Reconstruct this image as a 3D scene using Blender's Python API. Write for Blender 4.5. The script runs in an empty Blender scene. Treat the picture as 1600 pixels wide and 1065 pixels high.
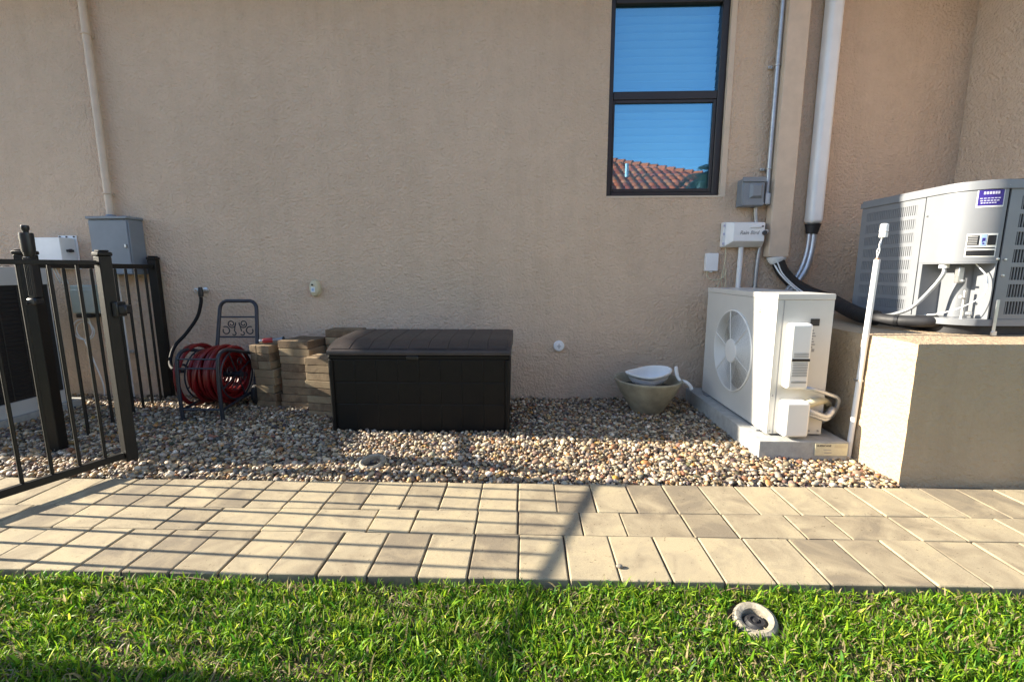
import bpy, bmesh, math, random
import numpy as np
from mathutils import Vector, Matrix

random.seed(7)
RNG = np.random.default_rng(11)
sc = bpy.context.scene
COL = sc.collection
R = math.radians

# ------------------------------------------------------------------ camera
CAM_H = 0.926
PIT, YAW, ROL, FPX = 0.15458, -0.03045, -0.002, 702.16
_F0 = Vector((math.sin(YAW), math.cos(YAW), 0)); _R0 = Vector((math.cos(YAW), -math.sin(YAW), 0)); _Z = Vector((0, 0, 1))
_fw = _F0 * math.cos(PIT) - _Z * math.sin(PIT)
_dn = -(_F0 * math.sin(PIT) + _Z * math.cos(PIT))
_rt = _R0 * math.cos(ROL) - _dn * math.sin(ROL)
_d2 = _R0 * math.sin(ROL) + _dn * math.cos(ROL)
cam_d = bpy.data.cameras.new('camera'); cam = bpy.data.objects.new('camera', cam_d); COL.objects.link(cam)
cam_d.sensor_width = 36; cam_d.lens = 36 * FPX / 1600; cam_d.clip_start = 0.02; cam_d.clip_end = 2000
M = Matrix.Identity(4)
for i in range(3):
    M[i][0] = _rt[i]; M[i][1] = -_d2[i]; M[i][2] = -_fw[i]
M[2][3] = CAM_H
cam.matrix_world = M
sc.camera = cam

# ------------------------------------------------------------------ light
SUN_E, SUN_A = R(23.5), R(3.2)          # elevation; how far behind the wall plane
world = bpy.data.worlds.new('World'); sc.world = world; world.use_nodes = True
wn = world.node_tree; wn.nodes.clear()
wo = wn.nodes.new('ShaderNodeOutputWorld'); wb = wn.nodes.new('ShaderNodeBackground'); ws = wn.nodes.new('ShaderNodeTexSky')
ws.sky_type = 'NISHITA'; ws.sun_disc = False; ws.sun_elevation = SUN_E; ws.sun_rotation = R(270) + SUN_A
ws.air_density = 1.0; ws.dust_density = 0.35; ws.ozone_density = 1.8
wb.inputs['Strength'].default_value = 0.104
wn.links.new(ws.outputs[0], wb.inputs[0]); wn.links.new(wb.outputs[0], wo.inputs[0])
sun_d = bpy.data.lights.new('sun', 'SUN'); sun = bpy.data.objects.new('sun', sun_d); COL.objects.link(sun)
sun_d.energy = 5.0; sun_d.angle = R(0.45); sun_d.color = (1.0, 0.9, 0.74)
_s = Vector((math.cos(SUN_E) * math.cos(SUN_A), -math.cos(SUN_E) * math.sin(SUN_A), -math.sin(SUN_E)))
sun.rotation_euler = _s.to_track_quat('-Z', 'Y').to_euler(); sun.location = (-8, 3, 8)
vs = sc.view_settings
vs.view_transform = 'Standard'; vs.look = 'None'; vs.exposure = 1.8; vs.gamma = 1.0; vs.use_curve_mapping = False

# ------------------------------------------------------------------ materials
def _nodes(name):
    m = bpy.data.materials.new(name); m.use_nodes = True
    nt = m.node_tree; b = nt.nodes['Principled BSDF']
    return m, nt, b
def _noise(nt, scale, detail=4, rough=.55, vec=None):
    n = nt.nodes.new('ShaderNodeTexNoise'); n.inputs['Scale'].default_value = scale; n.inputs['Detail'].default_value = detail
    n.inputs['Roughness'].default_value = rough
    if vec is not None: nt.links.new(vec, n.inputs['Vector'])
    return n
def _ramp(nt, fac, stops):
    r = nt.nodes.new('ShaderNodeValToRGB'); e = r.color_ramp.elements
    while len(e) < len(stops): e.new(0.5)
    for k, (p, c) in enumerate(stops):
        e[k].position = p; e[k].color = (*c, 1)
    nt.links.new(fac, r.inputs[0]); return r
def _coord(nt, rand=False):
    t = nt.nodes.new('ShaderNodeTexCoord')
    if not rand: return t.outputs['Object']
    oi = nt.nodes.new('ShaderNodeObjectInfo'); mu = nt.nodes.new('ShaderNodeMath'); mu.operation = 'MULTIPLY'; mu.inputs[1].default_value = 57.0
    ad = nt.nodes.new('ShaderNodeVectorMath'); ad.operation = 'ADD'
    nt.links.new(oi.outputs['Random'], mu.inputs[0]); nt.links.new(t.outputs['Object'], ad.inputs[0]); nt.links.new(mu.outputs[0], ad.inputs[1])
    return ad.outputs[0]
def _bump(nt, b, h, dist, strength=1.0):
    bp = nt.nodes.new('ShaderNodeBump'); bp.inputs['Distance'].default_value = dist; bp.inputs['Strength'].default_value = strength
    nt.links.new(h, bp.inputs['Height']); nt.links.new(bp.outputs[0], b.inputs['Normal']); return bp
def pm(name, col, rough=.5, metal=0., var=.12, vscale=6, bump=0., bscale=80, rvar=.1, spec=.5, rand=False):
    """painted / plastic / metal surface with uneven colour, gloss and fine relief"""
    m, nt, b = _nodes(name); v = _coord(nt, rand)
    n = _noise(nt, vscale, 6, .65, v)
    lo = tuple(max(0, c * (1 - var)) for c in col); hi = tuple(min(1, c * (1 + var)) for c in col)
    r = _ramp(nt, n.outputs[0], [(.32, lo), (.68, hi)])
    nt.links.new(r.outputs[0], b.inputs['Base Color'])
    n2 = _noise(nt, vscale * 4.3, 5, .6, v)
    mr = nt.nodes.new('ShaderNodeMapRange'); mr.inputs[3].default_value = max(.03, rough - rvar); mr.inputs[4].default_value = min(1, rough + rvar)
    nt.links.new(n2.outputs[0], mr.inputs[0]); nt.links.new(mr.outputs[0], b.inputs['Roughness'])
    b.inputs['Metallic'].default_value = metal; b.inputs['Specular IOR Level'].default_value = spec
    if bump: _bump(nt, b, _noise(nt, bscale, 4, .6, v).outputs[0], bump)
    return m
def stucco(name, col, dist=.021):
    m, nt, b = _nodes(name); v = _coord(nt)
    big = _noise(nt, .9, 5, .6, v); mid = _noise(nt, 9, 6, .7, v)
    mx = nt.nodes.new('ShaderNodeMath'); mx.operation = 'MULTIPLY_ADD'; mx.inputs[1].default_value = .45
    ml = nt.nodes.new('ShaderNodeMath'); ml.operation = 'MULTIPLY'; ml.inputs[1].default_value = .55
    nt.links.new(big.outputs[0], ml.inputs[0]); nt.links.new(mid.outputs[0], mx.inputs[0]); nt.links.new(ml.outputs[0], mx.inputs[2])
    r = _ramp(nt, mx.outputs[0], [(.3, tuple(c * .88 for c in col)), (.7, tuple(c * 1.08 for c in col))])
    mp = nt.nodes.new('ShaderNodeMapping'); mp.inputs['Scale'].default_value = (9, 9, .7); nt.links.new(v, mp.inputs[0])
    st = _noise(nt, 1.0, 5, .7, mp.outputs[0]); sr = _ramp(nt, st.outputs[0], [(.30, (.945, .94, .93)), (.5, (1, 1, 1))])
    pk = _noise(nt, 34, 3, .6, v); pr_ = _ramp(nt, pk.outputs[0], [(.25, (.93, .92, .91)), (.4, (1, 1, 1))])
    m1 = nt.nodes.new('ShaderNodeVectorMath'); m1.operation = 'MULTIPLY'; nt.links.new(r.outputs[0], m1.inputs[0]); nt.links.new(sr.outputs[0], m1.inputs[1])
    m2 = nt.nodes.new('ShaderNodeVectorMath'); m2.operation = 'MULTIPLY'; nt.links.new(m1.outputs[0], m2.inputs[0]); nt.links.new(pr_.outputs[0], m2.inputs[1])
    nt.links.new(m2.outputs[0], b.inputs['Base Color'])
    b.inputs['Roughness'].default_value = .9; b.inputs['Specular IOR Level'].default_value = .2
    a1 = _noise(nt, 60, 3, .6, v); a2 = _noise(nt, 24, 2, .5, v)
    ad = nt.nodes.new('ShaderNodeMath'); ad.operation = 'MULTIPLY_ADD'; ad.inputs[1].default_value = .5
    nt.links.new(a2.outputs[0], ad.inputs[0]); nt.links.new(a1.outputs[0], ad.inputs[2])
    _bump(nt, b, ad.outputs[0], dist)
    return m
def attr_mat(name, rough=.6, trans=0., bump=0., bscale=300, spec=.4, var=.0, vscale=120):
    """colour from the per-piece attribute 'tint'"""
    m, nt, b = _nodes(name)
    a = nt.nodes.new('ShaderNodeAttribute'); a.attribute_name = 'tint'
    out = a.outputs['Color']
    v = _coord(nt)
    if var:
        n = _noise(nt, vscale, 4, .6, v)
        mr = nt.nodes.new('ShaderNodeMapRange'); mr.inputs[3].default_value = 1 - var; mr.inputs[4].default_value = 1 + var
        nt.links.new(n.outputs[0], mr.inputs[0])
        mm = nt.nodes.new('ShaderNodeVectorMath'); mm.operation = 'SCALE'
        nt.links.new(out, mm.inputs[0]); nt.links.new(mr.outputs[0], mm.inputs['Scale']); out = mm.outputs[0]
    nt.links.new(out, b.inputs['Base Color']); b.inputs['Roughness'].default_value = rough; b.inputs['Specular IOR Level'].default_value = spec
    if bump: _bump(nt, b, _noise(nt, bscale, 3, .5, v).outputs[0], bump)
    if trans:
        t = nt.nodes.new('ShaderNodeBsdfTranslucent'); mx = nt.nodes.new('ShaderNodeMixShader'); mx.inputs[0].default_value = trans
        nt.links.new(out, t.inputs[0]); o = nt.nodes['Material Output']
        nt.links.new(b.outputs[0], mx.inputs[1]); nt.links.new(t.outputs[0], mx.inputs[2]); nt.links.new(mx.outputs[0], o.inputs[0])
    return m
def paver_mat(name, k=1.0, cols=None):
    m, nt, b = _nodes(name); v = _coord(nt, True)
    cols = cols or [(.225, .185, .13), (.30, .245, .163), (.37, .308, .205), (.44, .362, .23)]
    oi = nt.nodes.new('ShaderNodeObjectInfo')
    n = _noise(nt, 7, 5, .6, v); n.inputs['Distortion'].default_value = .8
    ma = nt.nodes.new('ShaderNodeMath'); ma.operation = 'MULTIPLY_ADD'; ma.inputs[1].default_value = .34; 
    nt.links.new(oi.outputs['Random'], ma.inputs[0]); 
    ms = nt.nodes.new('ShaderNodeMath'); ms.operation = 'MULTIPLY_ADD'; ms.inputs[1].default_value = 1.0; ms.inputs[2].default_value = -.17
    nt.links.new(n.outputs[0], ms.inputs[0]); nt.links.new(ms.outputs[0], ma.inputs[2])
    r = _ramp(nt, ma.outputs[0], [(.30, cols[0]), (.43, cols[1]), (.55, cols[2]), (.70, cols[3])])
    g = _noise(nt, 420, 3, .7, v)
    gr = nt.nodes.new('ShaderNodeMapRange'); gr.inputs[1].default_value = .3; gr.inputs[2].default_value = .7; gr.inputs[3].default_value = .76 * k; gr.inputs[4].default_value = 1.16 * k
    nt.links.new(g.outputs[0], gr.inputs[0])
    sp = _noise(nt, 95, 2, .5, v)
    spr = _ramp(nt, sp.outputs[0], [(.27, (.55, .52, .48)), (.33, (1, 1, 1))])
    mm = nt.nodes.new('ShaderNodeVectorMath'); mm.operation = 'SCALE'; nt.links.new(r.outputs[0], mm.inputs[0]); nt.links.new(gr.outputs[0], mm.inputs['Scale'])
    m2 = nt.nodes.new('ShaderNodeVectorMath'); m2.operation = 'MULTIPLY'; nt.links.new(mm.outputs[0], m2.inputs[0]); nt.links.new(spr.outputs[0], m2.inputs[1])
    nt.links.new(m2.outputs[0], b.inputs['Base Color']); b.inputs['Roughness'].default_value = .86; b.inputs['Specular IOR Level'].default_value = .25
    _bump(nt, b, g.outputs[0], .0016)
    return m

MT = {}
MT['stucco'] = stucco('tan_stucco', (.66, .505, .372))
MT['stucco_smooth'] = stucco('smooth_stucco', (.62, .51, .40), .002)
MT['plinth'] = stucco('plinth_stucco', (.46, .35, .232), .012)
MT['soffit'] = pm('soffit_paint', (.5, .45, .38), .8)
MT['fascia'] = pm('fascia_paint', (.2, .13, .09), .6)
MT['bronze'] = pm('bronze_frame', (.018, .014, .013), .42, 0, .25, 9)
MT['blind'] = pm('blind_white', (.78, .78, .76), .55, 0, .03)
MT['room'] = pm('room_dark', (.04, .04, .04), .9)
MT['paver'] = paver_mat('path_paver')
MT['stack_paver'] = paver_mat('stacked_paver', .62, [(.24, .165, .10), (.37, .265, .16), (.47, .345, .205), (.54, .42, .255)])
MT['sand'] = pm('joint_sand', (.10, .082, .062), .95, 0, .35, 60, .004, 300)
MT['bed'] = pm('gravel_bed_soil', (.09, .072, .055), .95, 0, .4, 40, .006, 120)
MT['soil'] = pm('soil', (.075, .055, .036), .97, 0, .4, 30, .01, 90)
MT['thatch'] = pm('soil_with_thatch', (.105, .08, .048), .97, 0, .55, 55, .012, 120)
MT['pebble'] = attr_mat('pebble', .62, 0, .0012, 260, .4, .22, 110)
MT['grass'] = attr_mat('grass_blade', .5, .42, spec=.22)
MT['leaf'] = attr_mat('leaf', .5, .2)
MT['fence'] = pm('bronze_fence', (.0105, .0093, .0077), .5, 0, .2, 14, .0006, 200, spec=.28)
MT['blackplastic'] = pm('black_plastic', (.013, .013, .014), .4, 0, .2, 20)
MT['rubber'] = pm('black_rubber', (.016, .016, .018), .6, 0, .3, 30)
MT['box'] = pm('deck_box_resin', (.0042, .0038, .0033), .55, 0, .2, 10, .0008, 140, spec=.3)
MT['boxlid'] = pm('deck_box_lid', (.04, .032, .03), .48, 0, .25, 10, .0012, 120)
MT['steelgrey'] = pm('grey_enamel', (.19, .215, .245), .42, 0, .08, 8, .0004, 60)
MT['whiteenamel'] = pm('white_enamel', (.60, .585, .54), .35, 0, .04, 5)
MT['cover'] = pm('white_cover_plastic', (.77, .76, .72), .4, 0, .03, 5)
MT['white'] = pm('white_plastic', (.76, .77, .77), .38, 0, .05, 10)
MT['pvc'] = pm('white_pvc', (.72, .73, .73), .35, 0, .04, 7)
MT['greyconduit'] = pm('galvanised', (.42, .44, .46), .38, .6, .15, 25)
MT['painted'] = pm('painted_conduit', (.58, .47, .36), .6, 0, .08, 10, .0005, 90)
MT['condgrey'] = pm('condenser_grey', (.195, .205, .22), .38, 0, .05, 6)
MT['condlight'] = pm('condenser_light', (.5, .5, .48), .45, 0, .06, 6)
MT['blade'] = pm('fan_blade_grey', (.2, .21, .215), .45, 0, .1, 8)
MT['coil'] = pm('dark_coil', (.012, .012, .013), .6, 0, .3, 90)
MT['pad'] = pm('cement_pad', (.36, .36, .34), .9, 0, .15, 25, .002, 160)
MT['insul'] = pm('pipe_insulation', (.017, .016, .016), .62, 0, .4, 22, .003, 55)
MT['silver'] = pm('silver_flex', (.5, .52, .55), .35, .7, .15, 30, .002, 120)
MT['steel'] = pm('zinc_steel', (.55, .55, .54), .35, .8, .12, 40)
MT['reel'] = pm('reel_black_metal', (.017, .02, .03), .42, 0, .2, 20)
MT['hose'] = pm('red_hose', (.15, .004, .006), .36, 0, .2, 15, .0005, 150)
MT['blackhose'] = pm('black_hose', (.011, .011, .012), .68, 0, .2, 15, spec=.2)
MT['tan'] = pm('tan_plastic', (.55, .5, .34), .5, 0, .08, 20)
MT['olive'] = pm('glazed_clay', (.30, .275, .20), .45, 0, .3, 9, .001, 60)
MT['concrete'] = pm('old_concrete', (.27, .24, .185), .9, 0, .35, 40, .002, 150)
MT['green_box'] = pm('pale_green_box', (.36, .41, .37), .5)
MT['red'] = pm('nozzle_red', (.26, .02, .025), .4)
MT['copper'] = pm('wire_copper', (.45, .2, .1), .5, .5)
MT['label_white'] = pm('label_white', (.72, .72, .68), .5, 0, .04, 30)
MT['label_cream'] = pm('label_cream', (.62, .58, .4), .5, 0, .1, 30)
MT['label_purple'] = pm('label_purple', (.035, .02, .2), .4, 0, .15, 30)
MT['label_black'] = pm('label_black', (.015, .015, .017), .45)
MT['label_blue'] = pm('label_blue', (.3, .42, .6), .45)
MT['print'] = pm('print_dark', (.04, .04, .045), .5)
MT['print_grey'] = pm('print_grey', (.3, .3, .3), .5)
MT['print_light'] = pm('print_light', (.45, .45, .6), .5)
MT['logo'] = pm('logo_red', (.55, .08, .03), .5)
MT['roof'] = attr_mat('clay_tile', .75, 0, .002, 60, .3, .2, 12)
MT['house2'] = stucco('neighbour_stucco', (.6, .5, .38))
MT['trunk'] = pm('palm_bark', (.16, .12, .085), .9, 0, .3, 20, .02, 30)
MT['twig'] = pm('dry_twig', (.2, .13, .08), .9)
def glass_mat():
    m, nt, b = _nodes('window_glass'); nt.nodes.remove(b)
    t = nt.nodes.new('ShaderNodeBsdfTransparent'); t.inputs[0].default_value = (.74, .92, 1, 1)
    g = nt.nodes.new('ShaderNodeBsdfGlossy'); g.inputs[0].default_value = (.37, .71, .95, 1); g.inputs['Roughness'].default_value = 0.0
    mx = nt.nodes.new('ShaderNodeMixShader'); mx.inputs[0].default_value = .25
    nt.links.new(t.outputs[0], mx.inputs[1]); nt.links.new(g.outputs[0], mx.inputs[2])
    nt.links.new(mx.outputs[0], nt.nodes['Material Output'].inputs[0]); return m
MT['glass'] = glass_mat()

# ------------------------------------------------------------------ builders
def rotz(a): return Matrix.Rotation(a, 3, 'Z')
class B:
    """collects shapes (world coordinates) into ONE mesh object"""
    def __init__(s): s.bm = bmesh.new()
    def box(s, a, b, bev=0., rot=None, piv=None, seg=1):
        a = Vector(a); b = Vector(b); vs_ = []
        for k in range(8):
            p = Vector(((a.x, b.x)[k & 1], (a.y, b.y)[k >> 1 & 1], (a.z, b.z)[k >> 2 & 1]))
            if rot is not None:
                c = Vector(piv) if piv is not None else (a + b) / 2
                p = rot @ (p - c) + c
            vs_.append(s.bm.verts.new(p))
        fs = [s.bm.faces.new([vs_[i] for i in f]) for f in ((0, 2, 3, 1), (4, 5, 7, 6), (0, 1, 5, 4), (2, 6, 7, 3), (0, 4, 6, 2), (1, 3, 7, 5))]
        if bev:
            ed = list({e for f in fs for e in f.edges})
            bmesh.ops.bevel(s.bm, geom=ed, offset=bev, segments=seg, profile=.5, affect='EDGES')
        return s
    def frustum(s, base, top, y0, y1):
        """two xz rectangles (x0,x1,z0,z1) at y0 (wall side) and y1 (front)"""
        v = []
        for (x0, x1, z0, z1), y in ((base, y0), (top, y1)):
            v += [s.bm.verts.new((x, y, z)) for x, z in ((x0, z0), (x1, z0), (x1, z1), (x0, z1))]
        for f in ((0, 3, 2, 1), (4, 5, 6, 7), (0, 1, 5, 4), (1, 2, 6, 5), (2, 3, 7, 6), (3, 0, 4, 7)): s.bm.faces.new([v[i] for i in f])
        return s
    def tube(s, pts, r, n=10, cap=True, closed=False):
        pts = [Vector(p) for p in pts]; N = len(pts); rs = r if isinstance(r, (list, tuple)) else [r] * N
        rings = []; up = None
        for i, p in enumerate(pts):
            if closed: t = pts[(i + 1) % N] - pts[i - 1]
            else: t = pts[min(i + 1, N - 1)] - pts[max(i - 1, 0)]
            if t.length < 1e-9: t = Vector((0, 0, 1))
            t.normalize()
            if up is None:
                up = Vector((0, 0, 1)) if abs(t.z) < .9 else Vector((1, 0, 0))
            u = (up - t * up.dot(t))
            if u.length < 1e-5: u = t.orthogonal()
            u.normalize(); w = t.cross(u); up = u
            rings.append([s.bm.verts.new(p + (u * math.cos(2 * math.pi * k / n) + w * math.sin(2 * math.pi * k / n)) * rs[i]) for k in range(n)])
        for i in range(N if closed else N - 1):
            a, b = rings[i], rings[(i + 1) % N]
            for k in range(n): s.bm.faces.new((a[k], a[(k + 1) % n], b[(k + 1) % n], b[k]))
        if cap and not closed:
            s.bm.faces.new(rings[0][::-1]); s.bm.faces.new(rings[-1])
        return s
    def lathe(s, prof, c, n=32, axis='Z', close=False):
        """prof: list of (radius, height along axis)"""
        c = Vector(c); rings = []
        for r_, h_ in prof:
            ring = []
            for k in range(n):
                a = 2 * math.pi * k / n; x, y = math.cos(a) * r_, math.sin(a) * r_
                p = {'Z': Vector((x, y, h_)), 'Y': Vector((x, h_, y)), 'X': Vector((h_, x, y))}[axis]
                ring.append(s.bm.verts.new(c + p))
            rings.append(ring)
        for i in range(len(rings) - 1 + (1 if close else 0)):
            a, b = rings[i], rings[(i + 1) % len(rings)]
            for k in range(n): s.bm.faces.new((a[k], a[(k + 1) % n], b[(k + 1) % n], b[k]))
        if not close:
            for ring, rad in ((rings[0], prof[0][0]), (rings[-1], prof[-1][0])):
                if rad > 1e-4: s.bm.faces.new(ring)
        return s
    def quad(s, pts):
        s.bm.faces.new([s.bm.verts.new(p) for p in pts]); return s
    def prism(s, poly, z0, z1):
        a = [s.bm.verts.new((x, y, z0)) for x, y in poly]; b = [s.bm.verts.new((x, y, z1)) for x, y in poly]; n = len(poly)
        s.bm.faces.new(a[::-1]); s.bm.faces.new(b)
        for k in range(n): s.bm.faces.new((a[k], a[(k + 1) % n], b[(k + 1) % n], b[k]))
        return s
    def mesh(s, name, smooth=True, angle=38):
        bmesh.ops.remove_doubles(s.bm, verts=s.bm.verts, dist=1e-6)
        bmesh.ops.recalc_face_normals(s.bm, faces=s.bm.faces)
        me = bpy.data.meshes.new(name); s.bm.to_mesh(me); s.bm.free()
        if smooth:
            me.polygons.foreach_set('use_smooth', [True] * len(me.polygons)); me.set_sharp_from_angle(angle=R(angle))
        return me
    def build(s, name, mat, parent=None, smooth=True, angle=38):
        me = s.mesh(name, smooth, angle); me.materials.append(MT[mat] if isinstance(mat, str) else mat)
        o = bpy.data.objects.new(name, me); COL.objects.link(o)
        if parent is not None: attach(o, parent)
        if smooth:
            wn_ = o.modifiers.new('weighted', 'WEIGHTED_NORMAL'); wn_.keep_sharp = True; wn_.weight = 60
        return o
def attach(o, parent):
    """parent a mesh given in world coordinates without moving it"""
    o.parent = parent
    m = parent.matrix_basis.copy()
    if parent.parent is not None:
        m = parent.parent.matrix_basis @ parent.matrix_parent_inverse @ m
    o.matrix_parent_inverse = m.inverted()
def tag(o, label=None, cat=None, group=None, kind=None):
    if label: o['label'] = label
    if cat: o['category'] = cat
    if group: o['group'] = group
    if kind: o['kind'] = kind
    return o
def thing(name, label, cat, loc, group=None):
    o = bpy.data.objects.new(name, None); COL.objects.link(o); o.location = loc; o.empty_display_size = .1
    return tag(o, label, cat, group)
def npmesh(name, V, F, mat, tint=None, smooth=True):
    me = bpy.data.meshes.new(name); V = np.asarray(V, np.float32); F = np.asarray(F, np.int32)
    me.vertices.add(len(V)); me.vertices.foreach_set('co', V.ravel())
    k = F.shape[1]; me.loops.add(F.size); me.loops.foreach_set('vertex_index', F.ravel())
    me.polygons.add(len(F)); me.polygons.foreach_set('loop_start', np.arange(0, F.size, k, dtype=np.int32))
    me.polygons.foreach_set('use_smooth', np.full(len(F), smooth))
    me.update(calc_edges=True)
    if tint is not None:
        at = me.attributes.new('tint', 'FLOAT_COLOR', 'POINT')
        c = np.ones((len(V), 4), np.float32); c[:, :3] = tint; at.data.foreach_set('color', c.ravel())
    me.materials.append(MT[mat]); o = bpy.data.objects.new(name, me); COL.objects.link(o); return o
def text_mesh(name, txt, mat, parent, origin, xdir, ydir, size, ext=.0004, shear=0., bold=0.):
    cu = bpy.data.curves.new(name, 'FONT'); cu.body = txt; cu.size = size; cu.extrude = ext; cu.shear = shear; cu.offset = bold
    cu.align_x = 'CENTER'; cu.align_y = 'CENTER'
    t = bpy.data.objects.new('tmp', cu); COL.objects.link(t)
    dg = bpy.context.evaluated_depsgraph_get(); me = bpy.data.meshes.new_from_object(t.evaluated_get(dg))
    bpy.data.objects.remove(t); bpy.data.curves.remove(cu)
    x = Vector(xdir).normalized(); y = Vector(ydir).normalized(); z = x.cross(y)
    m = Matrix((x, y, z)).transposed().to_4x4(); m.translation = Vector(origin); me.transform(m)
    me.name = name; me.materials.clear(); me.materials.append(MT[mat])
    o = bpy.data.objects.new(name, me); COL.objects.link(o); attach(o, parent); return o
def arc(c, r, a0, a1, n, plane='XZ', fixed=0.):
    out = []
    for i in range(n + 1):
        a = a0 + (a1 - a0) * i / n; u, v = c[0] + r * math.cos(a), c[1] + r * math.sin(a)
        out.append({'XZ': (u, fixed, v), 'XY': (u, v, fixed), 'YZ': (fixed, u, v)}[plane])
    return out
def spline(pts, n=8):
    P = [Vector(p) for p in pts]; P = [P[0] * 2 - P[1]] + P + [P[-1] * 2 - P[-2]]; out = []
    for i in range(1, len(P) - 2):
        for k in range(n):
            t = k / n; a, b, c, d = P[i - 1:i + 3]
            out.append(.5 * ((2 * b) + (c - a) * t + (2 * a - 5 * b + 4 * c - d) * t * t + (3 * b - a - 3 * c + d) * t ** 3))
    out.append(P[-2]); return out

WALL = 3.25
# ------------------------------------------------------------------ ground, lawn, path bed, gravel bed
g = B(); g.quad([(-400, -400, -.09), (400, -400, -.09), (400, 400, -.09), (-400, 400, -.09)])
tag(g.build('ground', 'soil'), kind='structure')
g = B()
NX, NY = 60, 30
for i in range(NX):
    for j in range(NY):
        x0, x1 = -9 + 18 * i / NX, -9 + 18 * (i + 1) / NX; y0, y1 = -6 + 7.225 * j / NY, -6 + 7.225 * (j + 1) / NY
        hh = lambda x, y: -.022 + .004 * math.sin(x * 3.1 + y) * math.cos(y * 4.3 + .7 * x)
        g.quad([(x0, y0, hh(x0, y0)), (x1, y0, hh(x1, y0)), (x1, y1, hh(x1, y1)), (x0, y1, hh(x0, y1))])
tag(g.build('lawn', 'thatch'), kind='structure')
g = B(); g.box((-7, 1.874, -.08), (2.0, 3.3, -.018)); tag(g.build('gravel_bed', 'bed'), kind='structure')
g = B(); g.box((-6.2, 1.246, -.08), (6.2, 1.862, -.009)); path = tag(g.build('path', 'sand'), kind='structure')

# pavers: two soldier rows with a mixed row between them
S = .156
def paver_mesh(w, d, seed):
    rnd = random.Random(seed); b = B(); j = .0026
    b.box((-w / 2 + j, -d / 2 + .001, -.055), (w / 2 - j, d / 2 - .001, 0), .0035 + rnd.random() * .001, seg=2)
    for v in b.bm.verts: v.co += Vector((rnd.uniform(-1, 1), rnd.uniform(-1, 1), rnd.uniform(-1, 1) * .4)) * .0007
    me = b.mesh('paver', False); me.materials.append(MT['paver']); return me
PM = {k: [paver_mesh(w, d, q * 10 + n) for q in range(4)] for n, (k, w, d) in enumerate((('v', S, 1.5 * S), ('h', 1.5 * S, S), ('s', S, S)))}
def put_paver(kind, x, y):
    o = bpy.data.objects.new('paver', random.choice(PM[kind])); COL.objects.link(o); o.parent = path
    o.location = (x + random.uniform(-1, 1) * .0012, y + random.uniform(-1, 1) * .0012, random.uniform(-1, 1) * .0016)
    o.rotation_euler = (random.uniform(-1, 1) * .006, random.uniform(-1, 1) * .006, random.uniform(-1, 1) * .004)
Y0 = 1.866
for i in range(-38, 38):
    put_paver('v', (i + .5) * S - .0295, Y0 - .75 * S); put_paver('v', (i + .5) * S - .0205, Y0 - 3.25 * S)
for q in range(-15, 15):
    put_paver('s', (q * 2.5 - .5) * S - .026, Y0 - 2 * S); put_paver('h', (q * 2.5 + .75) * S - .026, Y0 - 2 * S)

# ------------------------------------------------------------------ house
house = thing('house', 'tan stucco house wall with a dark framed window above the gravel bed', 'house', (0, WALL, 0))
XW, XR, ZE = -6.2, 2.885, 3.0
wx0, wx1, wz0, wz1 = .556, 1.332, 1.436, 2.70
b = B(); y = WALL
for x0, x1, z0, z1 in ((XW, wx0, -.1, 3.1), (wx1, XR + .1, -.1, 3.1), (wx0, wx1, -.1, wz0), (wx0, wx1, wz1, 3.1)):
    b.quad([(x0, y, z0), (x1, y, z0), (x1, y, z1), (x0, y, z1)])
b.quad([(XW, y, -.1), (XW, 11, -.1), (XW, 11, 3.1), (XW, y, 3.1)])
b.build('wall', 'stucco', house, False)
b = B(); d = y + .065; e = y - .0015
for p in ([(wx0, e, wz0), (wx1, e, wz0), (wx1, d, wz0), (wx0, d, wz0)], [(wx1, e, wz0), (wx1, e, wz1), (wx1, d, wz1), (wx1, d, wz0)],
          [(wx0, e, wz1), (wx0, e, wz0), (wx0, d, wz0), (wx0, d, wz1)], [(wx0, e, wz1), (wx1, e, wz1), (wx1, d, wz1), (wx0, d, wz1)]):
    b.quad(p)
b.box((wx1 - .0005, y - .004, wz0 - .012), (wx1 + .035, y + .01, wz1 + .01)); b.box((wx0, y - .004, wz0 - .014), (wx1 - .001, y + .01, wz0 - .0005))
b.build('window_reveal', 'stucco_smooth', house, False)
b = B(); b.box((XR, 1.95, -.1), (XR + 4, WALL - .001, 3.1)); b.build('return_wall', 'stucco', house, False)
b = B(); b.box((-6.75, 2.82, ZE), (2.41, WALL + .1, ZE + .03)); b.box((2.412, 1.5, ZE), (7, WALL + .1, ZE + .03)); b.build('soffit', 'soffit', house, False)
b = B(); b.box((-6.75, 2.795, ZE - .01), (2.41, 2.819, ZE + .2)); b.box((2.387, 1.5, ZE - .01), (2.411, 2.794, ZE + .2)); b.build('fascia', 'fascia', house, False)
b = B(); zr = ZE + .2
b.quad([(-6.75, 2.78, zr), (7, 2.78, zr), (7, 8, zr + 2.2), (-3, 8, zr + 2.2)]); b.quad([(-6.75, 2.78, zr), (-3, 8, zr + 2.2), (-6.75, 13, zr)])
b.quad([(2.38, 1.45, zr), (7, 1.45, zr), (7, 4, zr + .9), (4, 4, zr + .9)])
b.build('roof', 'fascia', house, False)

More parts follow.
